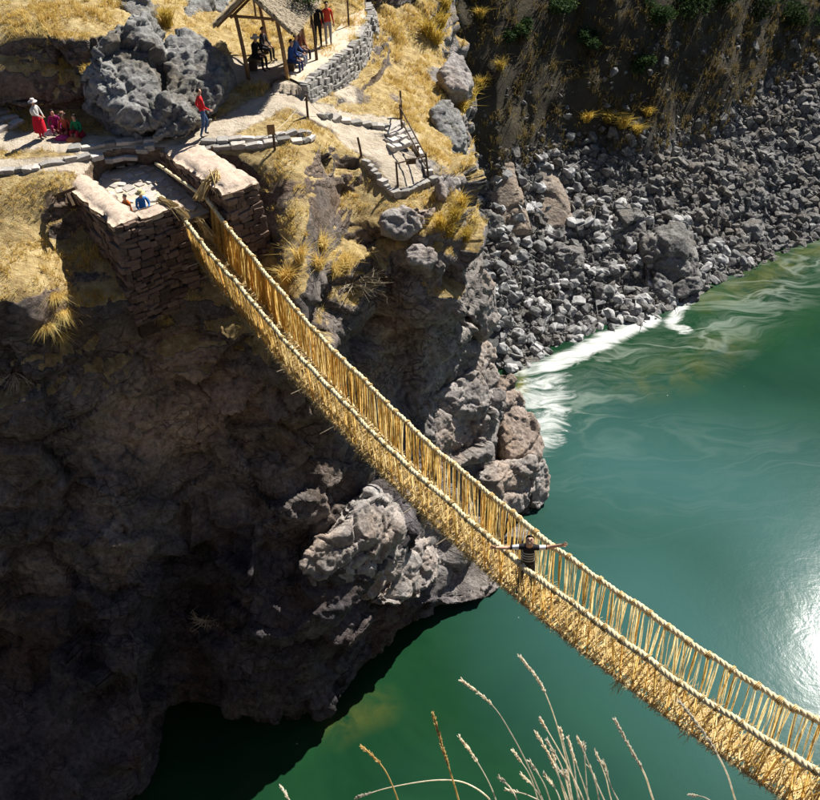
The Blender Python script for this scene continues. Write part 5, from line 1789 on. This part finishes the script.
def person(pos, rotz, J, label, top, legs, hair=True, sleeves=True, shoes=None, scale=1.0, hat=None, skirt=None, hero=False, pack=None, cat='person', shawl=None):
    names = list(J)
    pts = [list(J[k]) for k in names]
    rad = [RAD.get(k, RAD.get(k[:2])) for k in names]
    ix = {k: i for i, k in enumerate(names)}
    edges, lab = [], []

    def e(a, b_, l):
        edges.append((ix[a] if isinstance(a, str) else a, ix[b_] if isinstance(b_, str) else b_)); lab.append(l)
    for a, b_, l in (('pel', 'wai', 'top'), ('wai', 'che', 'top'), ('che', 'nb', 'top'), ('nb', 'nk', 'skin'), ('nk', 'jaw', 'skin'), ('jaw', 'hd', 'skin'), ('hd', 'ht', 'skin')):
        e(a, b_, l)
    fore = 'top' if sleeves else 'skin'
    for s_ in 'LR':
        e('nb', 'sh' + s_, 'top'); e('sh' + s_, 'el' + s_, 'top'); e('el' + s_, 'wr' + s_, fore)
        e('pel', 'hi' + s_, 'legs'); e('hi' + s_, 'kn' + s_, 'legs'); e('kn' + s_, 'an' + s_, 'legs'); e('an' + s_, 'to' + s_, 'shoe')
        # hand with five fingers
        w_, el_ = Vector(J['wr' + s_]), Vector(J['el' + s_])
        d_ = (w_ - el_).normalized()
        side = d_.cross(Vector((0, -1, 0.2))).normalized() if abs(d_.dot(Vector((0, -1, .2)).normalized())) < .95 else Vector((1, 0, 0))
        bend = d_.cross(side).normalized()
        if bend.y > 0 and not hero: bend = -bend
        palm = w_ + d_ * .055
        pts.append(list(palm)); rad.append((.036, .018)); pi_ = len(pts) - 1; edges.append((ix['wr' + s_], pi_)); lab.append('skin')
        for k in range(4):
            off = side * (k - 1.5) * .021
            L = (.036, .042, .040, .031)[k]
            q0 = palm + d_ * .035 + off
            q1 = q0 + d_ * L + off * .25 + bend * .008
            q2 = q1 + d_ * L * .8 + bend * .018 + off * .15
            i0 = len(pts)
            for q in (q0, q1, q2): pts.append(list(q)); rad.append((.0095, .0095))
            edges.extend([(pi_, i0), (i0, i0 + 1), (i0 + 1, i0 + 2)]); lab.extend(['skin'] * 3)
        q0 = w_ + d_ * .03 + side * .034; q1 = q0 + d_ * .03 + side * .026; q2 = q1 + d_ * .03 + side * .008
        i0 = len(pts)
        for q in (q0, q1, q2): pts.append(list(q)); rad.append((.0105, .0105))
        edges.extend([(pi_, i0), (i0, i0 + 1), (i0 + 1, i0 + 2)]); lab.extend(['skin'] * 3)
    if hero:
        h_ = Vector(J['hd']); f_ = -(headbasis((Vector(J['ht']) - h_).normalized()).col[1])
        pts.append(list(h_ + f_ * .105 - Vector((0, 0, .01)))); rad.append((.014, .016)); edges.append((ix['hd'], len(pts) - 1)); lab.append('skin')
        for sx_ in (-1, 1):
            pts.append(list(h_ + Vector((sx_ * .088, .012, 0)))); rad.append((.012, .022)); edges.append((ix['hd'], len(pts) - 1)); lab.append('skin')
    me = bpy.data.meshes.new('body')
    me.from_pydata(pts, edges, [])
    o = bpy.data.objects.new('tmp_body', me)
    COL.objects.link(o)
    sk = o.modifiers.new('s', 'SKIN'); sk.use_smooth_shade = True
    for i, r_ in enumerate(rad):
        me.skin_vertices[0].data[i].radius = r_
        me.skin_vertices[0].data[i].use_root = (i == ix['pel'])
    sb = o.modifiers.new('u', 'SUBSURF'); sb.levels = 2 if hero else 1; sb.render_levels = sb.levels
    dg = bpy.context.evaluated_depsgraph_get()
    m2 = bpy.data.meshes.new_from_object(o.evaluated_get(dg))
    bpy.data.objects.remove(o)
    m2.materials.clear()
    mats = dict(top=top if not isinstance(top, tuple) else cloth(top), legs=cloth(legs), skin=SKIN, shoe=shoes or SHOE)
    order = list(mats)
    for k in order: m2.materials.append(mats[k])
    A = np.array([pts[a] for a, b_ in edges]); B = np.array([pts[b_] for a, b_ in edges])
    ra = np.array([min(rad[a]) for a, b_ in edges]); rb = np.array([min(rad[b_]) for a, b_ in edges])
    for p_ in m2.polygons:
        c = np.array(p_.center)
        ab = B - A
        t = np.clip(((c - A) * ab).sum(1) / (ab * ab).sum(1), 0, 1)
        dd = np.linalg.norm(c - A - ab * t[:, None], axis=1) - (ra + (rb - ra) * t)
        k = int(dd.argmin()); l = lab[k]
        if l == 'skin' and edges[k][0] == ix['nb'] and t[k] < .35: l = 'top'
        if not sleeves and edges[k][1] in (ix['elL'], ix['elR']) and t[k] > .75: l = 'skin'
        p_.material_index = order.index(l)
        p_.use_smooth = True
    root = bpy.data.objects.new('person', None)
    COL.objects.link(root)
    root.location = pos; root.rotation_euler = (0, 0, rotz); root.scale = (scale,) * 3
    tag(root, label, cat)
    ROOTLOC[root.name] = np.zeros(3)
    link('body', m2, None, root)
    hd, ht = Vector(J['hd']), Vector(J['ht'])
    axis = (ht - hd).normalized()
    if hair:
        mb = MB()
        nr_, V, F = 12, [], []
        qrot = headbasis(axis)
        for i in range(8):
            th = i / 7 * 1.75
            for k in range(nr_):
                ph = 2 * math.pi * k / nr_
                fr_ = -math.sin(ph)              # front is -Y
                th2 = min(th, .62) if fr_ > .3 else (min(th, 1.25) if fr_ > -.05 else th)
                j_ = 1 + .05 * math.sin(k * 5 + i * 3)
                V.append(qrot @ Vector((math.sin(th2) * math.cos(ph) * .093 * j_, math.sin(th2) * math.sin(ph) * .108 * j_, math.cos(th2) * .10 * j_)) + hd + Vector((0, .008, .018)))
        for i in range(7):
            for k in range(nr_):
                F.append((i * nr_ + k, i * nr_ + (k + 1) % nr_, (i + 1) * nr_ + (k + 1) % nr_, (i + 1) * nr_ + k))
        part('hair', V, F, HAIR, root, True)
    if hat:
        mb = MB()
        mb.lathe((ht.x, ht.y, ht.z - .05), [(.19, -.015), (.19, 0), (.10, .015), (.095, .08), (.08, .12), (.0, .125)], 18)
        mb.part('hat', cloth(hat), root, True)
    if skirt:
        col, z1, r1 = skirt
        pz = J['wai'][2]
        mb = MB()
        prof = [(.15, 0), (.19, -.12), (.24, -.3), (r1, z1 - pz)]
        V, F = [], []
        for r_, z in prof:
            for k in range(28):
                a = 2 * math.pi * k / 28
                rr = r_ * (1 + .07 * (1 if k % 2 else -1) * min(1, -z * 2))
                V.append((J['wai'][0] + rr * math.cos(a), J['wai'][1] + rr * math.sin(a), pz + z))
        for i in range(3):
            for k in range(28):
                F.append((i * 28 + k, i * 28 + (k + 1) % 28, (i + 1) * 28 + (k + 1) % 28, (i + 1) * 28 + k))
        part('skirt', V, F, cloth(col), root, True)
    if shawl:
        mb = MB()
        c = Vector(J['che'])
        mb.lathe((c.x, c.y + .09, c.z - .22), [(.05, 0), (.14, .04), (.18, .16), (.15, .28), (.06, .34)], 14, (1.0, .75))
        mb.part('bundle', cloth(shawl), root, True)
    if hero:
        qrot = headbasis(axis)
        F0 = lambda x, y, z: hd + qrot @ Vector((x, y, z))
        for sx_ in (-1, 1):
            mb = MB(); mb.lathe(F0(sx_ * .032, -.092, .014), [(.002, -.008), (.012, -.005), (.012, .005), (.002, .008)], 8, (1, .6)); mb.part('eye', HAIR, root, True)
            mb = MB(); mb.box(F0(sx_ * .034, -.092, .036), (.036, .014, .008)); mb.part('eyebrow', HAIR, root)
        mb = MB(); mb.box(F0(0, -.080, -.050), (.034, .012, .009)); mb.part('mouth', cloth((.75, .7, .66)), root)
    return root


def stand_at(px, py, dz=0.0):
    p = hit(px, py, BVH_A)
    return (p[0], p[1], p[2] + dz)


# the man on the bridge with his arms spread
MT, MS = 15.6, -0.22
mp = bp(MT, MS, DZ + 0.05)
HERO = dict(STAND, shL=(.18, 0, 1.39), elL=(.42, .0, 1.43), wrL=(.62, -.10, 1.62), shR=(-.18, 0, 1.39), elR=(-.44, .01, 1.33), wrR=(-.67, -.12, 1.46),
            nk=(0, -.01, 1.50), jaw=(0, -.065, 1.56), hd=(0, -.035, 1.63), ht=(0, .03, 1.685), knL=(.12, -.03, .5), anL=(.14, .02, .09), toL=(.17, -.12, .04), knR=(-.12, -.03, .5), anR=(-.14, .02, .09), toR=(-.17, -.12, .04))
person(tuple(mp), R(-6), HERO, 'man in a dark striped t-shirt with arms spread wide on the rope bridge', TEE, (.06, .06, .075), sleeves=False, hero=True, scale=1.1)

WALK = dict(STAND, knL=(.10, -.16, .52), anL=(.10, -.02, .12), toL=(.11, -.16, .08), knR=(-.10, .04, .5), anR=(-.10, .2, .10), toR=(-.11, .08, .035),
            elL=(.22, .12, 1.13), wrL=(.2, .0, .92), elR=(-.24, -.05, 1.12), wrR=(-.16, -.22, 1.0))
person(stand_at(206, 137), R(115), WALK, 'person in a red jumper and blue jeans walking past the boulders', (.62, .03, .035), (.07, .12, .24), scale=.98)
person(stand_at(329, 46), R(20), STAND, 'person in a red top and grey trousers standing on the terrace', (.66, .07, .04), (.30, .29, .31), scale=1.0)
person(stand_at(319, 47), R(-10), STAND, 'person dressed all in black standing by the young tree', (.016, .016, .018), (.018, .018, .02), scale=1.02)
WOM = dict(STAND, elL=(.2, -.1, 1.16), wrL=(.1, -.24, 1.05), elR=(-.2, -.1, 1.16), wrR=(-.1, -.24, 1.05))
person(stand_at(43, 139), R(75), WOM, 'woman in a pale hat, white blouse and red skirt carrying a bundle at the path', (.62, .6, .57), (.5, .02, .03), hat=(.72, .62, .58), skirt=((.62, .02, .04), .34, .25), scale=.8, shawl=(.75, .74, .7))
for px, py, rz, cols, lb in ((57, 131, 20, ((.30, .03, .16), (.25, .03, .1)), 'seated vendor in magenta clothes in the shade behind the red skirted woman'),
                             (68, 134, 0, ((.42, .10, .06), (.2, .05, .05)), 'seated vendor in a rusty red shawl in the shade under the boulder'),
                             (80, 136, -15, ((.02, .20, .09), (.4, .03, .05)), 'seated vendor in a green top and red skirt under the boulder')):
    person(stand_at(px, py), R(rz), squat(SIT), lb, cols[0], cols[1], scale=.85, skirt=(cols[1], .06, .27), hat=(.25, .14, .1) if px == 68 else None)
SB = g + .43 - .40
bq = lambda f: c + axn * f
for k, (f, col, lg, lb, rz) in enumerate(((-.85, (.03, .07, .24), (.05, .07, .16), 'seated visitor in a blue jacket nearest the right front post of the shelter', 70), (-.2, (.10, .16, .33), (.30, .33, .40), 'seated visitor in a lighter blue top in the middle of the right bench', 80), (.5, (.25, .09, .06), (.05, .05, .07), 'seated visitor in brown farthest along the right bench', 60))):
    q = FRp + axn * (1.6 + f) + np.array([-.05, 0, 0])
    person((q[0], q[1], g - .03), R(rz), SIT, lb, col, lg)
q = FLp + axn * 0.9
person((q[0] + .05, q[1], g2 - .03), R(60), SIT, 'seated figure in black in the dark left side of the shelter', (.02, .02, .022), (.03, .03, .035), hat=(.6, .58, .55))
q = FLp + axn * 1.9
person((q[0] + .05, q[1], g2 - .03), R(70), SIT, 'seated figure in dark grey behind the one in black', (.05, .05, .055), (.04, .04, .045))
# people sitting inside the left pier
pz = 18.4
for k, (t_, s_) in enumerate(((-1.0, -1.25), (-1.15, -1.62))):
    q = lp(t_, s_, pz)
    o = tag(link('seat_stone', stone_mesh('seat_stone', 900 + k, M['greystone'])), ['rough stone under the person in blue inside the left pier', 'rough stone under the person in orange inside the left pier'][k], 'stone')
    o.location = (q[0], q[1], pz + .2); o.scale = (.4, .4, .5)
q = lp(-1.0, -1.25, pz)
person((q[0], q[1], pz), R(30), SIT, 'person in bright blue sitting inside the left pier', (.05, .22, .6), (.55, .52, .48), hat=(.6, .5, .25), scale=.85)
q = lp(-1.15, -1.62, pz)
person((q[0], q[1], pz), R(-40), SIT, 'person in orange sitting against the coping of the left pier', (.62, .16, .04), (.35, .1, .05), scale=.8)
# textiles laid out by the vendors
for k, (px, py, col) in enumerate(((63, 139, (.5, .06, .2)), (74, 141, (.55, .2, .08)), (50, 134, (.75, .72, .68)))):
    p0 = hit(px, py, BVH_A)
    tt_ = bumpy = None
    t = thing('folded_textile', p0, ['magenta cloth laid on the shaded path by the vendors', 'orange cloth laid on the shaded path under the boulder', 'white cloth bundle beside the red skirted woman'][k], 'cloth')
    mb = MB(); mb.lathe(p0 + UP * .0, [(.28, 0), (.27, .05), (.18, .12), (.0, .15)], 12, (1, .7)); mb.part('fold', cloth(col), t, True)

# ------------------------------------------------------------------ grass stalks in front of the photographer
def stalk(pix, Y, r, head, label, mat='stalk', group=None, headlen=.45):
    pts = [at(a, b_, Y=y_) for (a, b_), y_ in zip(pix, np.linspace(Y, Y - .12, len(pix)))]
    # continue down to the ledge of the near bank
    d = pts[-1] - pts[-2]; d = d / np.linalg.norm(d)
    p = pts[-1].copy()
    g_ = ground(p[0] + d[0] * .3, min(p[1] - .1, 1.7), 31.5, BVH_N)
    root = np.array([p[0] + d[0] * .3, min(p[1] - .1, 1.7), (g_ if g_ is not None else 27.9) - .03])
    curve = crom(np.array(pts + [root]), 7)
    t = thing('grass_stalk', root, label, 'grass stalk', group)
    n_ = len(curve)
    mb = MB(); mb.tube(curve[::-1], np.linspace(r * 1.5, r * .7, n_), 5)
    st = mb.part('stem', M[mat], t, True)
    if head:
        L = np.concatenate([[0], np.cumsum(np.linalg.norm(np.diff(curve, axis=0), axis=1))])
        tot = L[-1]; hl = head
        V, F = [], []
        rg_ = np.random.default_rng(int(pix[0][0]) + 7)
        m_ = int(hl * 420)
        for i in range(m_):
            s_ = rg_.uniform(0, hl)
            k = min(np.searchsorted(L, s_), n_ - 1); k0 = max(k - 1, 0)
            f = (s_ - L[k0]) / max(L[k] - L[k0], 1e-6)
            c = curve[k0] + (curve[k] - curve[k0]) * f
            tdir = curve[max(k0 - 1, 0)] - curve[min(k0 + 1, n_ - 1)]; tdir /= np.linalg.norm(tdir)
            o_ = rg_.normal(size=3); o_ -= tdir * (o_ @ tdir); o_ /= np.linalg.norm(o_)
            e = c + tdir * rg_.uniform(.010, .022) + o_ * rg_.uniform(.004, .010)
            w_ = np.cross(tdir, o_) * .0036
            b0 = len(V)
            V += [c - w_, c + w_, e + w_ * .8, e + tdir * .006, e - w_ * .8]
            F.append((b0, b0 + 1, b0 + 2, b0 + 3, b0 + 4))
        so = part('seed_head', V, F, M[mat], t); tag(so, kind='stuff')
    return t


ST = [([(433, 714), (441, 742), (449, 768), (461, 810)], 2.1, .0035, .30, 'thick straw coloured seed head left of the thin stalks at the bottom', 'stalkbrown'),
      ([(461, 680), (492, 705), (512, 735), (530, 770), (548, 812)], 2.2, .0026, .20, 'tall pale stalk curving to the left over the water', 'stalk'),
      ([(520, 657), (540, 683), (554, 716), (566, 760), (576, 812)], 2.25, .0026, .24, 'tallest pale stalk reaching up towards the bridge', 'stalk'),
      ([(460, 738), (476, 760), (490, 785), (500, 812)], 2.1, .0024, .16, 'short pale stalk just right of the thick straw seed head', 'stalk'),
      ([(536, 733), (550, 757), (562, 785), (572, 812)], 2.05, .003, .22, 'pale feathery stalk at the centre of the bottom clump', 'stalk'),
      ([(615, 720), (630, 748), (645, 775), (658, 812)], 2.1, .0036, .32, 'thick pale seed head standing right of the bottom clump', 'stalk'),
      ([(680, 702), (700, 728), (716, 752), (728, 776), (740, 812)], 2.05, .0034, .36, 'long arching seed head in front of the bridge at the bottom right', 'stalk'),
      ([(362, 747), (374, 757), (386, 772), (396, 795), (400, 812)], 2.1, .003, .12, 'brown branching stalk at the left of the bottom plants', 'stalkbrown'),
      ([(281, 787), (287, 796), (296, 815)], 2.1, .003, .1, 'single pale tip at the bottom edge far left of the others', 'stalk'),
      ([(358, 797), (392, 787), (440, 780), (472, 786), (500, 812)], 2.1, .0028, .1, 'pale stalk bent over almost level along the bottom edge', 'stalk')]
for pix, Y, r, hd_, lb, mt in ST:
    stalk(pix, Y, r, hd_, lb, mt)
for od, (pix,) in ordinal([(q_,) for q_ in ([(541, 720), (556, 745), (572, 775), (588, 812)], [(578, 738), (588, 762), (596, 785), (602, 812)], [(555, 765), (566, 780), (574, 812)], [(568, 738), (574, 765), (580, 812)], [(584, 745), (586, 775), (590, 812)], [(522, 775), (536, 790), (548, 812)], [(690, 795), (706, 798), (722, 812)], [(500, 778), (512, 790), (522, 812)], [(596, 752), (606, 778), (616, 812)], [(530, 762), (544, 784), (554, 812)], [(548, 742), (562, 768), (574, 812)], [(560, 728), (568, 760), (584, 812)], [(572, 752), (582, 780), (594, 812)], [(514, 752), (530, 776), (542, 812)], [(590, 768), (598, 786), (610, 812)], [(545, 775), (556, 790), (564, 812)], [(508, 790), (530, 796), (552, 812)], [(566, 772), (570, 790), (572, 812)], [(604, 764), (612, 788), (624, 812)], [(552, 750), (560, 780), (570, 812)])]):
    stalk(pix, random.uniform(2.0, 2.2), .0026, .07, 'thin bare stem in the bottom grass clump, %s by its tip' % od, 'stalk', 'thin stems of the bottom clump')
